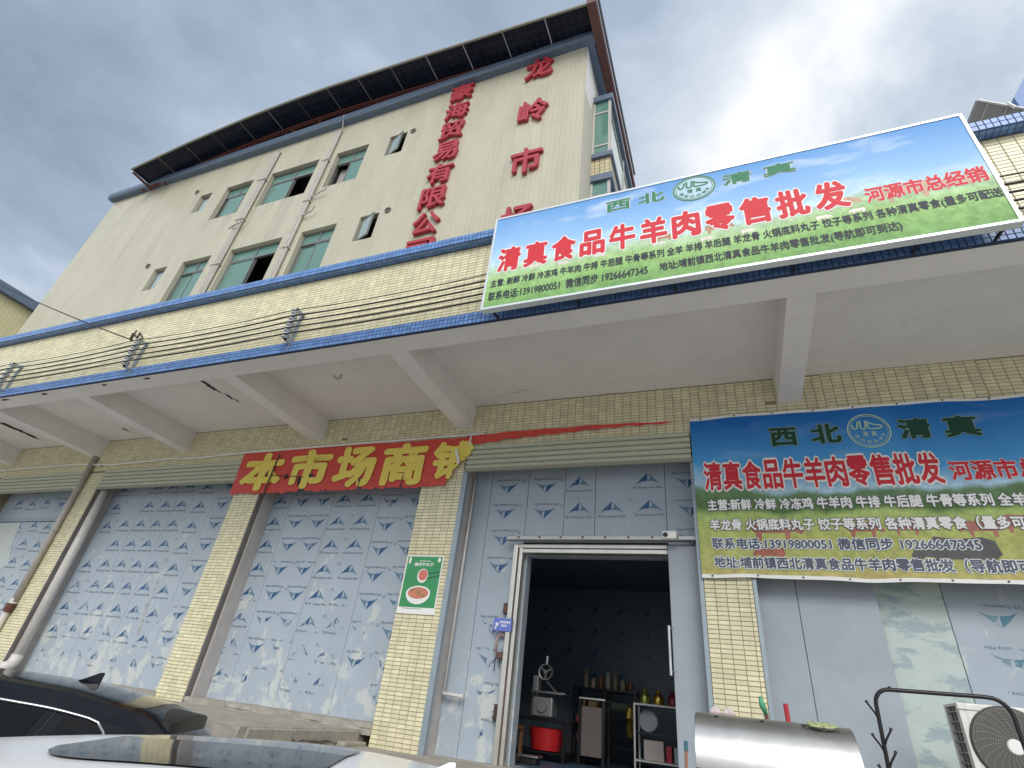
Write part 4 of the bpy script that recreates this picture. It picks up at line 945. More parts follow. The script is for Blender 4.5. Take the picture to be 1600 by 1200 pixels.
# ------------------------------------------------------------------ billboard on the parapet
BB = root('billboard', 'long halal meat shop billboard with red characters on the parapet', 'billboard', (.08, -2.4, 4.9))
bx0, bx1, bz0, bz1, byy = -2.03, 2.19, 4.90, 6.215, -2.45
M_bb = scenery_mat('billboard_print', bz0, bz1, [(0.0, (.19, .36, .13)), (.17, (.27, .46, .17)), (.30, (.36, .55, .24)), (.40, (.48, .62, .44)), (.46, (.52, .70, .82)), (.62, (.31, .52, .80)), (1.0, (.15, .34, .68))])  # print colours paled to hold the haze of sky reflected on the board
part('face', MB().box(bx0 + .02, bx1 - .02, byy, byy + .02, bz0 + .02, bz1 - .02), M_bb, BB)
fm = MB()
for q in ((bx0, bx1, bz0, bz0 + .024), (bx0, bx1, bz1 - .024, bz1), (bx0, bx0 + .024, bz0 + .024, bz1 - .024), (bx1 - .024, bx1, bz0 + .024, bz1 - .024)): fm.box(q[0], q[1], byy - .008, byy + .06, q[2], q[3])
part('frame', fm, mat('frame_white', (.66, .70, .72), .35, metal=.3), BB)
part('back_sheet', MB().box(bx0 + .03, bx1 - .03, byy + .03, byy + .04, bz0 + .03, bz1 - .03), M_sfr, BB)
for x in (-1.95, -1.1, -.2, .75, 1.6, 2.12): part('bracket', MB().tube([(x, byy + .05, 4.95), (x, -2.18, 4.99)], .014, 6), M_bmetal, BB); part('bracket', MB().tube([(x, byy + .05, 6.1), (x, -2.1, 6.05)], .014, 6), M_bmetal, BB)
cw = MB()
for (x, z, s, fl) in ((1.62, 5.33, .34, -1), (1.95, 5.36, .22, 1), (.2, 5.36, .2, 1), (-.25, 5.38, .14, -1), (1.15, 5.36, .22, 1), (-.9, 5.38, .12, 1)):
    cw = MB(); cow(cw, x, z, s, byy - .0008, fl)
    part('printed_cow', cw, mat('cow_brown', (.40, .20, .10), .4, var=.3, vscale=9), BB)
cw = MB()
for k in range(8):
    cw = MB(); cow(cw, -1.6 + k * .42 + rnd.uniform(-.1, .1), 5.30 + rnd.uniform(-.04, .04), .10, byy - .0007, rnd.choice((-1, 1)))
    part('printed_sheep', cw, mat('sheep_white', (.66, .62, .55), .4, var=.1, vscale=9), BB)
R3 = '主营: 新鲜 冷鲜 冷冻鸡 牛羊肉 牛排 牛后腿 牛骨等系列 全羊 羊排 羊后腿 羊龙骨 火锅底料丸子 饺子等系列 各种清真零食(量多可配送'
def sign_text(parent, items, y, step=.0012):
    """items: (text, x0, x1, z0, z1, bold, fill material, outline material or None, outline width)"""
    Y = y if callable(y) else (lambda X, Zz: y)
    for s, x0, x1, z0, z1, bd, mf, mo, ow in items:
        k = 'stuff' if len(s) > 1 else None
        v = text_geo(s)[0]; W_ = max(p[0] for p in v) - min(p[0] for p in v) + 2 * bd; H_ = max(p[1] for p in v) - min(p[1] for p in v) + 2 * bd
        if mo:
            ex, ez = ow * (x1 - x0) / W_, ow * (z1 - z0) / H_
            tm = MB(); put_text(tm, s, x0 - ex, x1 + ex, z0 - ez, z1 + ez, lambda X, Zz: Y(X, Zz) - .0004, bold=bd + ow); part('lettering_outline', tm, mo, parent, kind=k)
        tm = MB(); put_text(tm, s, x0, x1, z0, z1, lambda X, Zz: Y(X, Zz) - .0004 - step, bold=bd, n=8 if len(s) < 8 else 4); part('lettering', tm, mf, parent, kind=k)
items = [('西', -.80, -.55, 5.93, 6.085, .035, M_pr_g, M_pr_w, .02), ('北', -.48, -.22, 5.94, 6.09, .035, M_pr_g, M_pr_w, .02), ('清', .30, .56, 5.95, 6.105, .035, M_pr_g, M_pr_w, .02), ('真', .65, .92, 5.945, 6.10, .035, M_pr_g, M_pr_w, .02),
         ('河源市总经销', 1.34, 2.14, 5.37, 5.55, .035, M_pr_r, M_pr_w, .025)]
for k, ch in enumerate('清真食品牛羊肉零售批发'):
    cx = -1.80 + k * (1.11 + 1.80) / 10; items.append((ch, cx - .125, cx + .125, 5.375, 5.72, .042, M_pr_r, M_pr_w, .045))
items += [(R3, -1.965, 2.165, 5.165, 5.285, .03, M_pr_k, None, 0), ('联系电话:13919800051  微信同步 19266647345', -1.97, -.41, 5.0, 5.12, .03, M_pr_k, None, 0), ('地址:埔前镇西北清真食品牛羊肉零售批发(导航即可到达)', -.31, 1.50, 5.0, 5.12, .03, M_pr_k, None, 0)]
sign_text(BB, items, byy - .001)
hm = MB(); halal(hm, .05, 6.015, .195, .175, byy - .004); part('emblem', hm, M_pr_g, BB)
hm = MB(); hm.flat([(.05 + .2 * math.cos(k * .1745), 6.015 + .18 * math.sin(k * .1745)) for k in range(36)], byy - .001); part('emblem_disc', hm, mat('emblem_pale', (.40, .56, .66), .4), BB)

# ------------------------------------------------------------------ blue shop banner beside the door
SB = root('shop_banner', 'blue halal meat shop banner with cattle print beside the door', 'banner', (2.0, -.04, 2.97))
sx0, sx1, sz0, sz1 = -.27, 4.45, 2.97, 4.83
def sy(x, z): return -.045 - .007 * math.sin(x * 2.3 + z) - .004 * math.sin(x * 7 + z * 5)
def szw(x): return .006 * math.sin(x * 4.0) + .004 * math.sin(x * 9)
M_sb = scenery_mat('banner_print', sz0, sz1, [(0.0, (.50, .42, .17)), (.10, (.38, .40, .14)), (.26, (.42, .46, .15)), (.37, (.38, .50, .17)), (.41, (.10, .18, .07)), (.50, (.15, .25, .13)), (.53, (.45, .65, .80)), (.66, (.09, .36, .72)), (.95, (.015, .14, .46))], cloud=.12)
nx = 120; xs = [sx0 + (sx1 - sx0) * i / nx for i in range(nx + 1)]
part('cloth', sheet(lambda x: sz1 - .03 + szw(x), lambda x: sz0 + .035 + szw(x), xs, sy), M_sb, SB)
hem = sheet(lambda x: sz1 + szw(x), lambda x: sz1 - .03 + szw(x), xs, sy); part('hem', hem, M_pr_w, SB)
hem = sheet(lambda x: sz0 + .035 + szw(x), lambda x: sz0 + szw(x), xs, lambda x, z: sy(x, z) - .004 * math.sin(x * 14)); part('hem', hem, M_pr_w, SB)
gr = MB()
for k in range(12):
    x = sx0 + .12 + k * .40
    for z in (sz0 + .02, sz1 - .014): gr.lathe([(0, -.008), (.008, -.008), (.009, 0)], (x + rnd.uniform(-.02, .02), sy(x, z) - .002, z + szw(x)), 'Y', 8)
part('grommets', gr, M_black, SB)
yb = lambda x, z: sy(x, z) - .0012
cw = MB()
for (x, z, s, fl) in ((.45, 3.34, .40, 1), (.42, 3.14, .25, -1), (1.25, 3.38, .26, 1), (1.62, 3.40, .22, -1), (2.5, 3.42, .3, 1), (2.2, 3.38, .26, -1)):
    cw = MB(); cow(cw, x, z, s, yb, fl)
    part('printed_cow', cw, mat('cow_red', (.33, .085, .05), .4, var=.3, vscale=9), SB)
cw = MB(); cow(cw, 2.0, 3.06, .55, lambda x, z: sy(x, z) - .0025, -1); part('printed_cow', cw, mat('cow_black', (.03, .03, .035), .4, var=.3, vscale=9), SB)
M_out = mat('print_pale', (.70, .76, .78), .4)
M_navy = mat('print_navy', (.045, .055, .10), .4)
M_pg = mat('print_sage', (.30, .42, .34), .4)
items = [('西', .57, .85, 4.39, 4.62, .04, M_pr_g2, M_pg, .022), ('北', .98, 1.27, 4.395, 4.63, .04, M_pr_g2, M_pg, .022), ('清', 1.79, 2.08, 4.395, 4.635, .04, M_pr_g2, M_pg, .022), ('真', 2.18, 2.48, 4.39, 4.63, .04, M_pr_g2, M_pg, .022),
         ('河源市总经销', 2.10, 3.17, 3.93, 4.14, .035, M_pr_r, M_pr_w, .03)]
for k, ch in enumerate('清真食品牛羊肉零售批发'):
    cx = -.07 + k * (1.95 + .07) / 10; items.append((ch, cx - .095, cx + .095, 3.90, 4.24, .03, M_pr_r, M_pr_w, .07))
items += [('主营:新鲜 冷鲜 冷冻鸡 牛羊肉 牛排 牛后腿 牛骨等系列 全羊 羊排 羊后腿', -.155, 3.19, 3.67, 3.80, .035, M_pr_w, M_navy, .05),
          ('羊龙骨 火锅底料丸子 饺子等系列 各种清真零食（量多可配送）', -.15, 2.78, 3.45, 3.58, .035, M_pr_w, M_navy, .05),
          ('联系电话:13919800051 微信同步 19266647345', -.146, 2.145, 3.255, 3.375, .04, M_navy, M_out, .055),
          ('地址:埔前镇西北清真食品牛羊肉零售批发（导航即可到达）', -.142, 2.72, 3.06, 3.185, .04, M_navy, M_out, .055)]
sign_text(SB, items, lambda x, z: sy(x, z) - .007)
hm = MB(); halal(hm, 1.53, 4.515, .20, .20, lambda x, z: sy(x, z) - .008); part('emblem', hm, mat('emblem_sage', (.42, .60, .48), .4), SB)

# ------------------------------------------------------------------ red raised letters on the upper wall
def letter_sign(label, chars, cx, zc, pitch, wd, hg):
    t = root('letter_sign', label, 'sign', (cx, -.05, zc - pitch * (len(chars) - 1) - hg / 2))
    for k, ch in enumerate(chars):
        tm = MB(); z = zc - k * pitch
        put_text(tm, ch, cx - wd / 2, cx + wd / 2, z - hg / 2, z + hg / 2, -.045, bold=.022, extrude=.04)
        part('letter', tm, M_red, t)
letter_sign('column of small red company characters on the upper wall', '豪海贸易有限公司', -4.99, 14.44, .79, .62, .64)
letter_sign('column of large spaced red market characters near the building corner', '龙岭市场', -2.97, 14.42, 1.75, .68, .80)

# ------------------------------------------------------------------ pipes and wires on the upper wall
for nm, lb, x, n_, z0 in (('wall_pipe', 'bundle of three grey pipes between the left and middle windows', -10.99, 3, 5.5), ('wall_pipe', 'pair of grey pipes between the middle and right windows', -8.78, 2, 5.5)):
    t = root(nm, lb, 'pipe', (x, -.06, z0))
    for k in range(n_): part('pipe', MB().tube([(x + k * .085, -.05, z0), (x + k * .085, -.05, 14.42 + .05 * (k % 2))], .038 if k < 2 else .03, 8).tube([(x + k * .085, -.05, 14.42 + .05 * (k % 2)), (x + k * .085, .02, 14.5 + .05 * (k % 2))], .04, 8), M_gpipe, t, smooth=40)
    for z in (13.2, 11.6, 10.0, 8.7): part('clamp', MB().box(x - .06, x + .085 * (n_ - 1) + .06, -.10, -.0, z, z + .03), M_gpipe, t)
    el_ = MB()
    if n_ == 2:
        el_.tube([(x + .1, -.06, 11.75), (x + .55, -.12, 11.80), (x + .6, -.12, 11.86)], .018, 6); el_.tube([(x + .05, -.06, 11.05), (x + .45, -.12, 11.1), (x + .5, -.14, 11.2)], .02, 6)
        el_.tube([(x + .12, -.03, 14.5), (x + .16, -.22, 14.95)], .012, 6)
    else: el_.tube([(x - .12, -.1, 11.3), (x + .2, -.16, 11.32), (x + .35, -.12, 11.42)], .02, 6)
    part('side_outlet', el_, M_gpipe, t, smooth=40)
INS = [-10.58, -7.58, -4.72]
for k, x in enumerate(INS):
    t = root('insulator_rack', ['white insulator rack at the left frame edge on the parapet', 'white insulator rack where the loose wire joins the parapet', 'white insulator rack left of the billboard'][k], 'insulators', (x, -2.2, 5.1), 'insulator racks on the parapet')
    part('bracket', MB().box(x - .02, x + .02, -2.205, -2.185, 5.02, 5.58).box(x + .03, x + .05, -2.33, -2.181, 5.06, 5.09).box(x + .03, x + .05, -2.33, -2.181, 5.52, 5.55).box(x + .03, x + .05, -2.33, -2.31, 5.06, 5.55), M_rail, t)
    for q in range(5):
        z = 5.11 + q * .092
        part('insulator', MB().lathe([(.015, 0), (.045, .005), (.05, .02), (.03, .032), (.05, .045), (.045, .062), (.015, .066)], (x, -2.30, z), 'Z', 12), M_porc, t, smooth=40)
for q in range(5):
    z0 = 5.14 + q * .092; pts = []
    seq = [-18.0, -13.6] + INS + [-1.9]
    for a, b in zip(seq, seq[1:]):
        for k in range(8):
            u = k / 8; pts.append((a + (b - a) * u, -2.345, z0 - (.035 + .01 * q) * 4 * u * (1 - u) * .6))
    pts.append((-1.9, -2.345, z0)); pts += [(2.6, -2.345, z0 - .01), (8.5, -2.345, z0)]
    thing('power_cable', ['lowest', 'second lowest', 'middle', 'second highest', 'highest'][q] + ' of the five black cables along the parapet', 'cable', MB().tube(pts, .011 if q < 4 else .006, 6), M_cable, smooth=True, group='cables along the parapet')
pts = [(-7.6, -2.34, 5.5)]
for k in range(1, 13): u = k / 12; pts.append((-7.6 + (-13.4 + 7.6) * u * 2, -2.34, 5.5 + (8.05 - 5.5) * u * 2 - .5 * 4 * u * (1 - u) * .3))
thing('overhead_wire', 'thin loose wire rising to the left from the insulators', 'wire', MB().tube(pts, .009, 6), M_cable, smooth=True)
thing('wire_knot', 'tangle of dark wire ends on the second insulator rack', 'wire', MB().tube([(-7.75, -2.33, 5.56), (-7.66, -2.38, 5.62), (-7.58, -2.34, 5.55), (-7.50, -2.38, 5.60), (-7.45, -2.33, 5.52)], .014, 6).tube([(-7.66, -2.36, 5.5), (-7.60, -2.39, 5.66)], .012, 6), M_rust, smooth=True)

# ------------------------------------------------------------------ poster on the pillar
PO = root('food_poster', 'green food poster with a bowl of meatballs on the tiled pillar', 'poster', (-3.59, -.01, 2.46))
part('sheet', MB().box(-3.855, -3.325, -.0115, -.0085, 2.46, 3.155), M_pr_w, PO)
def grad_green():
    return mat('poster_green', (.04, .27, .10), .35, var=.15, vscale=2)
part('green_field', MB().box(-3.838, -3.342, -.0135, -.0116, 2.535, 3.14), grad_green(), PO)
ell = lambda cx, cz, rx, rz, n=28, a0=0, a1=2 * math.pi: [(cx + rx * math.cos(a0 + (a1 - a0) * k / n), cz + rz * math.sin(a0 + (a1 - a0) * k / n)) for k in range(n + (0 if a1 - a0 > 6.28 else 1))]
bw = MB(); bw.flat(ell(-3.60, 2.70, .17, .13, 30, math.pi, 2 * math.pi), -.0150); bw.flat(ell(-3.60, 2.70, .17, .085), -.0152); bw.flat(ell(-3.58, 2.905, .075, .085), -.0150)
part('bowl', bw, M_pr_w, PO)
sp = MB(); sp.flat(ell(-3.60, 2.70, .145, .068), -.0158); part('soup', sp, mat('soup', (.55, .20, .12), .4, var=.5, vscale=30, col2=(.16, .20, .10), thr=.56), PO)
mbn = MB(); mbn.flat(ell(-3.575, 2.915, .062, .066), -.0158); part('meatball', mbn, mat('meatball', (.60, .17, .13), .4, var=.25, vscale=25), PO)
ch = MB(); ch.flat([(-3.51, 2.925), (-3.345, 2.955), (-3.345, 2.963), (-3.51, 2.934)], -.0155); ch.flat([(-3.515, 2.865), (-3.345, 2.91), (-3.345, 2.918), (-3.515, 2.874)], -.0155); part('chopsticks', ch, M_pr_k, PO)
tx = MB(); put_text(tx, '潮州牛丸子', -3.73, -3.45, 3.02, 3.065, -.0155, bold=.03); tx.flat([(-3.66, 3.08), (-3.5, 3.08), (-3.5, 3.088), (-3.66, 3.088)], -.0155); tx.flat(ell(-3.80, 3.09, .018, .045), -.0155); tx.flat(ell(-3.38, 3.10, .022, .03), -.0155)
part('lettering', tx, M_pr_w, PO)
ft = MB()
for k in range(10): ft.flat([(-3.79 + k * .027, 2.515), (-3.77 + k * .027, 2.515), (-3.77 + k * .027, 2.525), (-3.79 + k * .027, 2.525)], -.0125)
part('small_print', ft, mat('grey_print', (.25, .27, .28), .5), PO)

# ------------------------------------------------------------------ things in front of the shop, right
DR = root('steel_roaster', 'stainless steel drum roaster in front of the tiled pillar', 'roaster', (.12, -2.3, 0))
dz, dr, dy = 1.47, .235, -2.30
shell = MB(); pr = [(dr, -.26), (dr, .50)]
shell.lathe(pr, (0, dy, dz), 'X', 40); part('drum', shell, M_inox, DR, smooth=True)
part('end_cap', MB().lathe([(0, -.255), (dr - .006, -.255), (dr - .004, -.262), (0, -.262)], (0, dy, dz), 'X', 40), M_inox, DR); part('end_cap', MB().lathe([(0, .495), (dr - .006, .495), (dr - .004, .502), (0, .502)], (0, dy, dz), 'X', 40), M_inox, DR)
for x in (-.15, .08, .34):
    hp = []
    for k in range(10):
        t_ = k * .6283; an = R(20) + .008 / dr * math.sin(t_) * 1.6; hp.append((x + .012 * math.cos(t_), dy - (dr + .001) * math.sin(an), dz + (dr + .001) * math.cos(an)))
    part('vent_hole', MB().add(hp, [tuple(range(10))]), M_black, DR)
part('lid_seam', MB().box(-.262, .502, dy - dr - .006, dy - dr + .01, dz - .03, dz - .018), M_bmetal, DR)
for x in (-.2, .44):
    for y in (dy - .15, dy + .15): part('leg', MB().tube([(x, y, dz - .17), (x + (.05 if x > 0 else -.05), y * 1.0, 0.0)], .018, 8), M_bmetal, DR)
part('shelf', MB().box(-.24, .48, dy - .2, dy + .2, .5, .52), M_inox, DR)
# shoes resting on the roaster
M_shoe = mat('shoe_white', (.55, .47, .46), .7, var=.25, vscale=30); M_sole = mat('shoe_sole', (.34, .24, .25), .8)
for k, x in enumerate((-.155, -.085)):
    t = root('sneaker', ['left one of the two small pale sneakers on the roaster', 'right one of the two small pale sneakers on the roaster'][k], 'shoe', (x, -2.18, 1.70), 'pair of sneakers')
    up = MB()
    prof = [(-.10, .028, .030), (-.07, .030, .034), (-.03, .028, .028), (.02, .029, .022), (.07, .028, .017), (.10, .018, .010)]
    rings = []
    for (yy_, w_, h_) in prof:
        rg = []
        for q in range(9): a = math.pi * q / 8; rg.append((x + w_ * math.cos(a), -2.17 + yy_, 1.712 + h_ * math.sin(a)))
        rings.append(rg)
    n0 = len(up.v)
    for rg in rings: up.v.extend(rg)
    for i in range(5):
        for q in range(8): up.f.append((i * 9 + q, i * 9 + q + 1, (i + 1) * 9 + q + 1, (i + 1) * 9 + q)); up.mi.append(0)
    up.f.append(tuple(range(9))); up.mi.append(0)
    part('upper', up, M_shoe, t, smooth=50)
    part('sole', MB().prism([(x - .034, -2.28), (x + .034, -2.28), (x + .036, -2.14), (x + .022, -2.06), (x - .022, -2.06), (x - .036, -2.14)], 1.693, 1.713, 'XY'), M_sole, t)
t = root('scrub_brush', 'green scrub brush with dark handle behind the roaster', 'brush', (.10, -2.08, 1.1))
part('handle', MB().tube([(.16, -1.98, 1.10), (.115, -2.06, 1.74)], .010, 8), mat('maroon_stick', (.12, .03, .03), .5), t, smooth=True)
part('head', MB().tube([(.115, -2.06, 1.735), (.100, -2.07, 1.78), (.092, -2.075, 1.825)], [.010, .018, .008], 10), mat('green_plastic', (.06, .30, .16), .45), t, smooth=True)
thing('poker', 'short red poker standing behind the roaster', 'tool', MB().tube([(.24, -2.06, 1.10), (.225, -2.08, 1.80)], .013, 8), mat('red_handle_plastic', (.42, .025, .035), .4))
cl = root('rag', 'crumpled pale green rag lying on top of the roaster', 'cloth', (.36, -2.28, 1.70))
rg = MB(); nr = 12
for i in range(nr + 1):
    for j in range(nr + 1):
        u, v_ = i / nr - .5, j / nr - .5; x = .365 + u * .13 + .012 * math.sin(v_ * 17); y = -2.345 + v_ * .12 + .01 * math.sin(u * 14)
        rg.v.append((x, y, dz + math.sqrt(max(dr * dr - (y - dy) ** 2, 0)) + .008 + .010 * abs(math.sin(u * 13 + v_ * 9)) * (1 - 1.6 * max(abs(u), abs(v_)))))
for i in range(nr):
    for j in range(nr): a = i * (nr + 1) + j; rg.f.append((a, a + 1, a + nr + 2, a + nr + 1)); rg.mi.append(0)
part('cloth', rg, mat('rag_green', (.38, .42, .20), .9, var=.2, vscale=20), cl, smooth=True)
part('edge', MB().tube([(.27, -2.39, 1.693), (.33, -2.41, 1.688), (.38, -2.412, 1.686), (.44, -2.40, 1.690)], .005, 5), M_black, cl)

# coat rack
CR = root('coat_rack', 'black metal coat rack with twig hooks before the bare panels', 'coat rack', (1.15, -1.45, 1.1))
yr = -1.45
pts = [(.80, yr, 1.10), (.785, yr, 1.5), (.795, yr, 1.88)]
for k in range(1, 7): a = math.pi - k * math.pi / 12; pts.append((.795 + .09 + .09 * math.cos(a), yr, 1.88 + .09 * math.sin(a)))
pts += [(1.38, yr, 1.975)]
for k in range(1, 7): a = math.pi / 2 - k * math.pi / 12; pts.append((1.40 + .10 * math.cos(a), yr, 1.875 + .10 * math.sin(a)))
pts += [(1.51, yr, 1.5), (1.52, yr, 1.10)]
part('tube_frame', MB().tube(pts, .0125, 10), M_bmetal, CR, smooth=True)
for (x, z, s) in ((.792, 1.84, -1), (.79, 1.70, 1), (.787, 1.66, -1), (.787, 1.58, 1), (.786, 1.50, -1)):
    part('hook', MB().tube([(x, yr - .004, z - .045), (x + s * .016, yr - .012, z - .01), (x + s * .045, yr - .02, z + .035), (x + s * .055, yr - .02, z + .055)], [.007, .006, .006, .010], 6), M_bmetal, CR, smooth=True)
part('cross_rail', MB().tube([(.80, yr, 1.2), (1.52, yr, 1.2)], .010, 8), M_bmetal, CR)
part('screw', MB().lathe([(0, .008), (.009, .006), (.009, 0)], (.89, yr, 1.982), 'Z', 8), M_bmetal, CR)

# outdoor air conditioning unit
AC = root('air_conditioner', 'white outdoor air conditioner with round fan grille at the right edge', 'air conditioner', (1.8, -.6, 1.1))
ax0, ax1, ay0, ay1, az0, az1 = 1.415, 2.24, -.76, -.44, 1.40, 1.985
part('casing', MB().bbox(ax0 + .04, ax1, ay0, ay1, az0, az1, .012).bbox(ax0, ax0 + .045, ay0 + .002, ay0 + .05, az0, az1 - .001, .006).bbox(ax0, ax0 + .04, ay1 - .03, ay1 - .002, az0, az1 - .002, .004).box(ax0 + .003, ax0 + .04, ay0 + .05, ay1 - .03, az1 - .02, az1 - .004), mat('ac_white', (.66, .65, .61), .45, var=.08, vscale=4), AC)
fn = MB()
for k in range(9): z = az0 + .03 + k * .062; fn.box(ax0 + .004, ax0 + .03, ay0 + .05, ay1 - .03, z, z + .010)
fn.box(ax0 + .004, ax0 + .028, ay0 + .14, ay0 + .15, az0, az1 - .02)
part('side_grille', fn, mat('ac_grille', (.26, .24, .21), .6), AC)
part('coil', MB().box(ax0 + .031, ax0 + .039, ay0 + .052, ay1 - .032, az0 + .01, az1 - .021), M_black, AC)
fx, fz, fr_ = 1.675, 1.745, .225
part('fan_recess', MB().lathe([(0, -.0045), (fr_ + .005, -.0045), (fr_ + .015, -.001)], (fx, ay0, fz), 'Y', 40), mat('fan_dark', (.06, .055, .05), .7), AC)
gg = MB()
for k in range(22):
    r_ = .05 + k * (fr_ - .05) / 21; gg.lathe([(r_ - .0011, -.020), (r_ + .0011, -.020), (r_ + .0011, -.023), (r_ - .0011, -.023), (r_ - .0011, -.020)], (fx, ay0, fz), 'Y', 40)
for k in range(24):
    a = k * math.pi / 12; p_ = []
    for q in range(6): r_ = .045 + (fr_ - .045) * q / 5; p_.append((fx + r_ * math.cos(a + q * .10), ay0 - .018, fz + r_ * math.sin(a + q * .10)))
    gg.tube(p_, .0016, 4)
part('fan_guard', gg, mat('guard_grey', (.28, .27, .25), .5), AC)
part('fan_hub', MB().lathe([(0, -.032), (.040, -.032), (.046, -.026), (.046, -.015)], (fx, ay0, fz), 'Y', 24), M_white, AC, smooth=40)
part('front_panel', MB().box(fx - fr_ - .035, fx - fr_ - .03, ay0 - .003, ay0 + .001, az0 + .03, az1 - .04).box(fx - fr_ - .03, ax1 - .3, ay0 - .003, ay0 + .001, az1 - .045, az1 - .04), M_alu, AC)
for x in (ax0 + .12, ax1 - .12): part('foot', MB().box(x - .03, x + .03, ay0 - .03, ay1 + .03, az0 - .03, az0 - .001).box(x - .02, x + .02, ay0, ay0 + .04, 1.1, az0 - .03).box(x - .02, x + .02, ay1 - .04, ay1, 1.1, az0 - .03), M_rail, AC)
# ------------------------------------------------------------------ neighbours
NB = root('neighbour_building', 'pale yellow tiled building with blue cornice behind at far left', 'building', (-30, 4, 0))
M_nbt = brick_mat('neighbour_tile', (.60, .54, .30), (.64, .58, .33), (.36, .32, .18), .15, .06, .006, 'YZ')
part('wall', MB().box(-36, -27.0, -3.0, 14, 0, 14.0), M_nbt, NB)
part('cornice', MB().box(-36.2, -26.75, -3.2, 14.2, 14.001, 14.4), M_corn, NB)
for y, z in ((.5, 12.4), (4.0, 12.4), (.5, 9.4), (4.0, 9.4), (2.6, 9.2)):
    f = part('window', MB().box(-27.02, -26.97, y, y + 1.2, z, z + 1.2), M_alu, NB); part('pane', MB().box(-26.975, -26.965, y + .06, y + 1.14, z + .06, z + 1.14), M_glass, f)
RS = root('roof_solar_row', 'tilted solar panel row behind the right end of the parapet', 'solar panels', (4.2, -1.4, 5.45))
RM = Matrix.Translation((2.70, -1.90, 0)) @ Matrix.Rotation(R(27), 4, 'Z')
for k in range(3):
    xa = k * 1.05
    q = [(xa, .75, 6.45), (xa + 1.03, .75, 6.45), (xa + 1.03, 0, 7.07), (xa, 0, 7.07)]
    pm = MB().add(q + [(p[0], p[1] + .02, p[2] + .025) for p in q], [(0, 1, 2, 3), (4, 5, 6, 7), (0, 1, 5, 4), (1, 2, 6, 5), (2, 3, 7, 6), (3, 0, 4, 7)]).xf(RM)
    p = part('solar_panel', pm, mat('panel_back', (.26, .25, .24), .5), RS)
    for j in range(5): x = xa + .1 + j * .2; part('rib', MB().tube([(x, .75, 6.445), (x, .0, 7.065)], .008, 4).xf(RM), M_gpipe, p)
    part('edge', MB().tube([(xa, 0, 7.075), (xa + 1.03, 0, 7.075)], .014, 4).xf(RM), M_white, p)
    part('post', MB().tube([(xa + .5, .5, 5.45), (xa + .5, .5, 6.62)], .025, 6).xf(RM), M_sfr, RS)
part('clip', MB().tube([(.34, -.02, 7.02), (.30, -.01, 7.10)], .016, 6).xf(RM), M_white, RS)
BT = root('blue_roof_shed', 'blue sheet metal shed on the roof at the top right edge', 'shed', (6.0, 2, 5.45))
part('wall', MB().add([(4.3, 0, 5.45), (8, 0, 5.45), (8, 4, 5.45), (4.3, 4, 5.45), (4.32, 0, 9.5), (4.75, 0, 10.2), (8, 0, 10.6), (8, 4, 10.6), (4.75, 4, 10.2), (4.32, 4, 9.5)],
    [(0, 1, 6, 5, 4), (3, 2, 7, 8, 9), (0, 4, 9, 3), (4, 5, 8, 9), (5, 6, 7, 8), (1, 2, 7, 6), (0, 1, 2, 3)]), mat('blue_sheet', (.10, .20, .45), .45), BT)
part('rib', MB().box(4.28, 4.30, .1, 3.9, 5.5, 9.4), mat('blue_sheet_rib', (.08, .16, .38), .45), BT)

# ------------------------------------------------------------------ cars
def interp(tab, x):
    """smooth (monotone cubic-ish) interpolation of a table [(x, v)]"""
    if x <= tab[0][0]: return tab[0][1]
    if x >= tab[-1][0]: return tab[-1][1]
    for i in range(len(tab) - 1):
        if x <= tab[i + 1][0]:
            x0, v0 = tab[i]; x1, v1 = tab[i + 1]; h = x1 - x0; u = (x - x0) / h
            def sl(j):
                if j <= 0: return (tab[1][1] - tab[0][1]) / (tab[1][0] - tab[0][0])
                if j >= len(tab) - 1: return (tab[-1][1] - tab[-2][1]) / (tab[-1][0] - tab[-2][0])
                a = (tab[j][1] - tab[j - 1][1]) / (tab[j][0] - tab[j - 1][0]); b = (tab[j + 1][1] - tab[j][1]) / (tab[j + 1][0] - tab[j][0])
                return 0 if a * b <= 0 else 2 * a * b / (a + b)
            m0, m1 = sl(i) * h, sl(i + 1) * h
            return (2 * u ** 3 - 3 * u ** 2 + 1) * v0 + (u ** 3 - 2 * u ** 2 + u) * m0 + (-2 * u ** 3 + 3 * u ** 2) * v1 + (u ** 3 - u ** 2) * m1
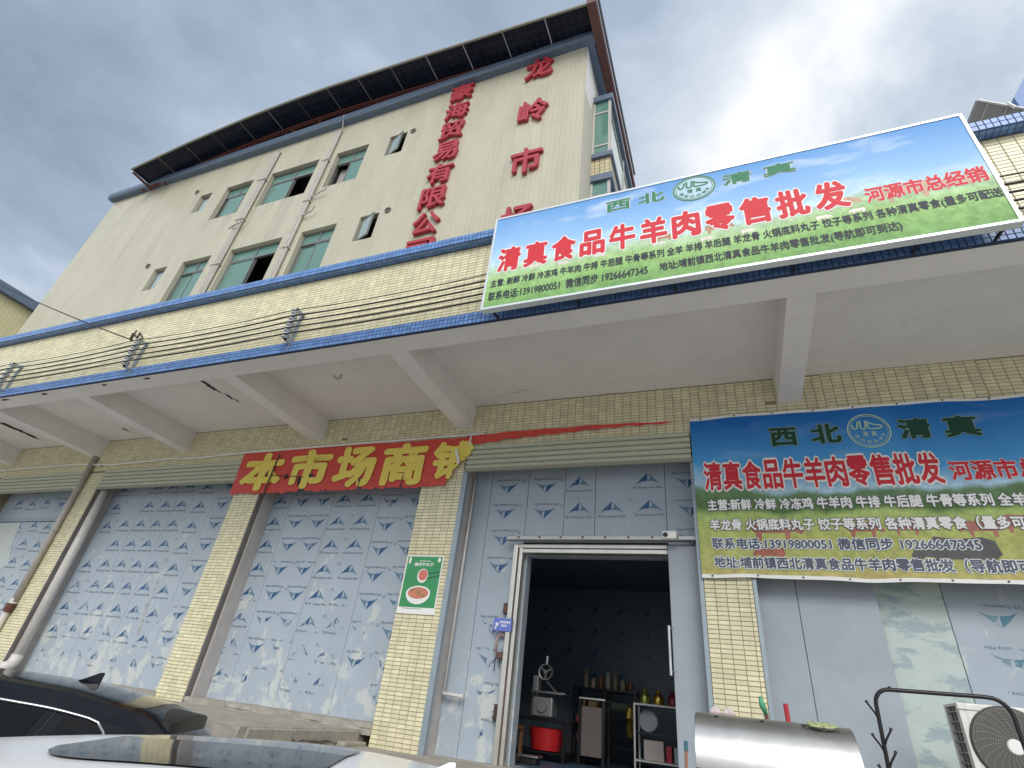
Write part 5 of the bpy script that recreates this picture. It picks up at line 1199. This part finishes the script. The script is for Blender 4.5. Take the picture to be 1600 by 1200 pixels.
class Car:
    def __init__(s, top, belt, width, roofw, crown):
        s.top, s.belt, s.width, s.roofw, s.crown = top, belt, width, roofw, crown
    def pt(s, x, v, side=1):
        """v: 0 sill .. .30 waist .. .50 belt .. .85 roof edge .. 1 centre line"""
        zt = interp(s.top, x); zb = min(interp(s.belt, x), zt - .02); w = interp(s.width, x); rw = min(interp(s.roofw, x), w * .98)
        c = min(s.crown, (zt - zb) * .4)
        key = [(0, w * .93, .22), (.12, w * .985, .38), (.30, w, .62), (.50, w * .965, zb), (.80, rw * 1.03, zt - c - .05 * min(1, (zt - zb) / .3)), (.86, rw * .94, zt - c * .55), (.93, rw * .55, zt - c * .17), (1, 0, zt)]
        y = interp([(a, b) for a, b, _ in key], v); z = interp([(a, d) for a, _, d in key], v)
        return Vector((x, y * side, z))
    def grid(s, xs, vs, side=1, off=0.0):
        mb = MB()
        for x in xs:
            for v in vs:
                p = s.pt(x, v, side)
                if off:
                    e1 = s.pt(x + .01, v, side) - s.pt(x - .01, v, side); e2 = s.pt(x, min(v + .01, 1), side) - s.pt(x, v - .01, side)
                    n = e1.cross(e2); n = n.normalized() if n.length > 1e-9 else Vector((0, 0, 1))
                    if n.dot(Vector((0, side, .7))) < 0: n = -n
                    p = p + n * off
                mb.v.append(tuple(p))
        m = len(vs)
        for i in range(len(xs) - 1):
            for j in range(m - 1): mb.f.append((i * m + j, (i + 1) * m + j, (i + 1) * m + j + 1, i * m + j + 1)); mb.mi.append(0)
        return mb
def lin(a, b, n): return [a + (b - a) * i / n for i in range(n + 1)]
def merge(a, b): a.add(b.v, b.f); return a
def build_car(name, label, C, L, loc, paint, sides, shield, rear, wheels, fin, sunroof=None, rz=0.0, spoiler=None, trim=None, seams=()):
    t = root(name, label, 'car', loc, None, rz)
    xs = lin(0, L, 90); vs_ = lin(0, 1, 34)
    body = merge(C.grid(xs, vs_, 1), C.grid(xs, vs_, -1))
    for x in (0, L):   # end caps
        for sd_ in (1, -1): pass
    n = len(vs_)
    for end in (0, len(xs) - 1):
        a = [end * n + j for j in range(n)]; b = [len(xs) * n + end * n + j for j in range(n)]
        for j in range(n - 1): body.f.append((a[j], a[j + 1], b[j + 1], b[j])); body.mi.append(0)
    o = part('body', body, paint, t, smooth=35, local=True)
    md = o.modifiers.new('weld', 'WELD'); md.merge_threshold = .0005
    Mg = mat('car_glass', (.008, .009, .010), .06, spec=.14)
    for sd_ in (1, -1):
        for (xa, xb, va, vb, sl_a, sl_b) in sides:
            mb = MB(); nx_, nv_ = 14, 8
            for i in range(nx_ + 1):
                for j in range(nv_ + 1):
                    vv = va + (vb - va) * j / nv_; k = (vv - va) / (vb - va); x = (xa + sl_a * k) + ((xb + sl_b * k) - (xa + sl_a * k)) * i / nx_
                    g1 = C.grid([x], [vv], sd_, .004); mb.v.append(g1.v[0])
            for i in range(nx_):
                for j in range(nv_): mb.f.append((i * (nv_ + 1) + j, (i + 1) * (nv_ + 1) + j, (i + 1) * (nv_ + 1) + j + 1, i * (nv_ + 1) + j + 1)); mb.mi.append(0)
            part('side_window', mb, Mg, t, smooth=True, local=True)
        if trim:
            tb = MB(); pts = [C.grid([x], [trim[2] + trim[3] * (max(0, trim[4] - x) / (trim[4] - trim[0])) ** 1.6], sd_, .006).v[0] for x in lin(trim[0], trim[1], 30)]
            part('window_trim', tb.tube(pts, .009, 6), mat('chrome_trim', (.45, .45, .45), .2, metal=.9), t, smooth=True, local=True)
    for nm, (xa, xb, va) in (('windshield', shield), ('rear_window', rear)):
        gl = merge(C.grid(lin(xa, xb, 14), lin(va, 1, 8), 1, .004), C.grid(lin(xa, xb, 14), lin(va, 1, 8), -1, .004)); part(nm, gl, Mg, t, smooth=True, local=True)
    if sunroof:
        xa, xb, va = sunroof; gl = MB()
        rg2 = []
        for sd_ in (1, -1):
            for i in range(25):
                u = i / 24; x = xa + (xb - xa) * u; inset = .035 * (abs(2 * u - 1) ** 6)
                for j in range(9): vv = va + inset + (1 - va - inset) * j / 8; gl.v.append(C.grid([x], [min(vv, 1)], sd_, .004).v[0])
            o_ = 0 if sd_ == 1 else 225
            for i in range(24):
                for j in range(8): gl.f.append((o_ + i * 9 + j, o_ + (i + 1) * 9 + j, o_ + (i + 1) * 9 + j + 1, o_ + i * 9 + j + 1)); gl.mi.append(0)
        part('sunroof', gl, Mg, t, smooth=True, local=True)
    for sd_ in (1, -1):
        for xs_ in seams:
            part('door_seam', MB().tube([C.grid([xs_], [v], sd_, .0005).v[0] for v in lin(.10, .78, 20)], .004, 4), M_black, t, local=True)
        mx_ = shield[0] - .25; p_ = C.pt(mx_, .52, sd_)
        part('wing_mirror', MB().bbox(mx_ - .05, mx_ + .07, *sorted((p_.y + sd_ * .03, p_.y + sd_ * .22)), p_.z - .02, p_.z + .11, .03), paint, t, local=True, smooth=40)
    fx_, fl_, fh_ = fin
    z0 = interp(C.top, fx_)
    f = MB(); prof = [(-.30, 0), (-.34, .55), (-.36, .95), (-.30, 1.0), (-.15, .93), (.10, .62), (.40, .25), (.68, 0)]
    nn = len(prof); zt = lambda px: interp(C.top, fx_ + px * fl_) - .003
    # tapered blade
    for sd_, wv in ((-1, .016), (1, .016)):
        for (a, h) in prof: f.v.append((fx_ + a * fl_, sd_ * wv * (1 - .75 * h) * (1 if -.3 <= a <= .5 else .5), zt(a) + h * fh_))
    f.f += [tuple(range(nn)), tuple(range(2 * nn - 1, nn - 1, -1))] + [(i, nn + i, nn + (i + 1) % nn, (i + 1) % nn) for i in range(nn)]; f.mi += [0] * (nn + 2)
    part('antenna_fin', f, paint, t, local=True)
    if spoiler:
        xa, xb, zz, hw = spoiler; s = MB()
        secs = []
        for k in range(13):
            y = -hw + 2 * hw * k / 12; e_ = 1 - (abs(y) / hw) ** 4 * .35
            secs.append([(xb, y, interp(C.top, xb) - .012 - .05 * (abs(y) / hw) ** 2), (xa + (1 - e_) * .12, y, zz + .01 - .05 * (abs(y) / hw) ** 2), (xa + (1 - e_) * .12 - .005, y, zz - .12 - .05 * (abs(y) / hw) ** 2), (xb, y, interp(C.top, xb) - .16 - .05 * (abs(y) / hw) ** 2)])
        for sct in secs: s.v.extend(sct)
        for k in range(12):
            for q in range(4): s.f.append((k * 4 + q, k * 4 + (q + 1) % 4, (k + 1) * 4 + (q + 1) % 4, (k + 1) * 4 + q)); s.mi.append(0)
        s.f += [(0, 1, 2, 3), (51, 50, 49, 48)]; s.mi += [0, 0]
        part('roof_spoiler', s, M_black, t, smooth=40, local=True)
    Wd = interp(C.width, L / 2)
    for x in wheels:
        for sd_ in (1, -1):
            y = sd_ * (Wd - .10)
            wt = part('wheel', MB().lathe([(.20, -.10), (.30, -.11), (.325, -.08), (.325, .08), (.30, .11), (.20, .10), (.20, -.10)], (x, y, .325), 'Y', 28), mat('tyre', (.02, .02, .02), .85), t, smooth=40, local=True)
            rm = MB().lathe([(.0, .075), (.05, .08), (.20, .095)], (x, y, .325), 'Y', 20) if sd_ == 1 else MB().lathe([(.0, -.075), (.05, -.08), (.20, -.095)], (x, y, .325), 'Y', 20)
            part('rim', rm, M_sfr, wt, smooth=True, local=True)
    for sd_ in (1, -1):
        part('headlight', C.grid(lin(L - .45, L - .12, 6), lin(.38, .48, 4), sd_, .006), mat('lamp_clear', (.6, .62, .64), .1), t, smooth=True, local=True)
        part('tail_light', C.grid(lin(.03, .28, 6), lin(.38, .47, 4), sd_, .006), mat('lamp_red', (.35, .01, .01), .15), t, smooth=True, local=True)
    return t
# x runs from the tail (0) to the nose; the car is turned by 180 deg so the nose points left
M_blackpaint = mat('black_paint', (.008, .010, .014), .08, spec=.22)
M_whitepaint = mat('white_paint', (.78, .79, .80), .14, spec=.22)
hat = Car(top=[(0, .70), (.06, .92), (.2, 1.06), (.42, 1.25), (.6, 1.36), (.8, 1.40), (1.15, 1.45), (1.7, 1.475), (2.3, 1.47), (2.75, 1.41), (3.15, 1.22), (3.5, 1.02), (3.9, .95), (4.2, .84), (4.3, .62)],
          belt=[(0, .80), (.5, 1.0), (1.2, .97), (3.2, .93), (4.3, .75)], width=[(0, .66), (.15, .80), (.6, .87), (3.5, .87), (4.1, .76), (4.3, .55)], roofw=[(0, .42), (.4, .44), (.8, .54), (1.4, .60), (2.6, .60), (3.2, .70), (4.3, .55)], crown=.06)
build_car('parked_car', 'black hatchback with roof spoiler parked beside the platform', hat, 4.3, (-3.29, -2.38, 0), M_blackpaint,
          [(.60, 1.0, .53, .77, .17, .0), (1.11, 2.62, .53, .77, 0, -.22)], (2.72, 3.45, .82), (.13, .40, .84), (.75, 3.45), (1.19, .15, .075), rz=math.pi + R(32), spoiler=(.42, .68, 1.33, .40), trim=(.57, 2.4, .785, -.25, .84), seams=(1.055, 2.1, 3.1))
sed = Car(top=[(0, .75), (.08, .95), (.3, 1.05), (.75, 1.13), (1.25, 1.33), (1.65, 1.425), (2.0, 1.448), (2.5, 1.43), (3.0, 1.375), (3.4, 1.28), (3.75, 1.14), (4.1, 1.0), (4.5, .92), (4.75, .70), (4.8, .6)],
          belt=[(0, .85), (.8, .98), (3.4, .95), (4.8, .7)], width=[(0, .65), (.2, .82), (.8, .89), (3.7, .89), (4.5, .78), (4.8, .55)], roofw=[(0, .6), (.8, .64), (1.6, .60), (3.0, .62), (3.6, .70), (4.8, .55)], crown=.055)
build_car('parked_car', 'white car with dark glass sunroof close in the foreground', sed, 4.8, (.734, -3.72, 0), M_whitepaint,
          [(1.0, 1.75, .53, .78, .25, .0), (1.83, 3.3, .53, .78, 0, -.35)], (3.3, 4.0, .80), (.85, 1.45, .82), (.95, 3.85), (1.66, .09, .045), sunroof=(1.92, 2.52, .914), rz=math.pi + R(25), seams=(1.1, 1.79, 2.9))
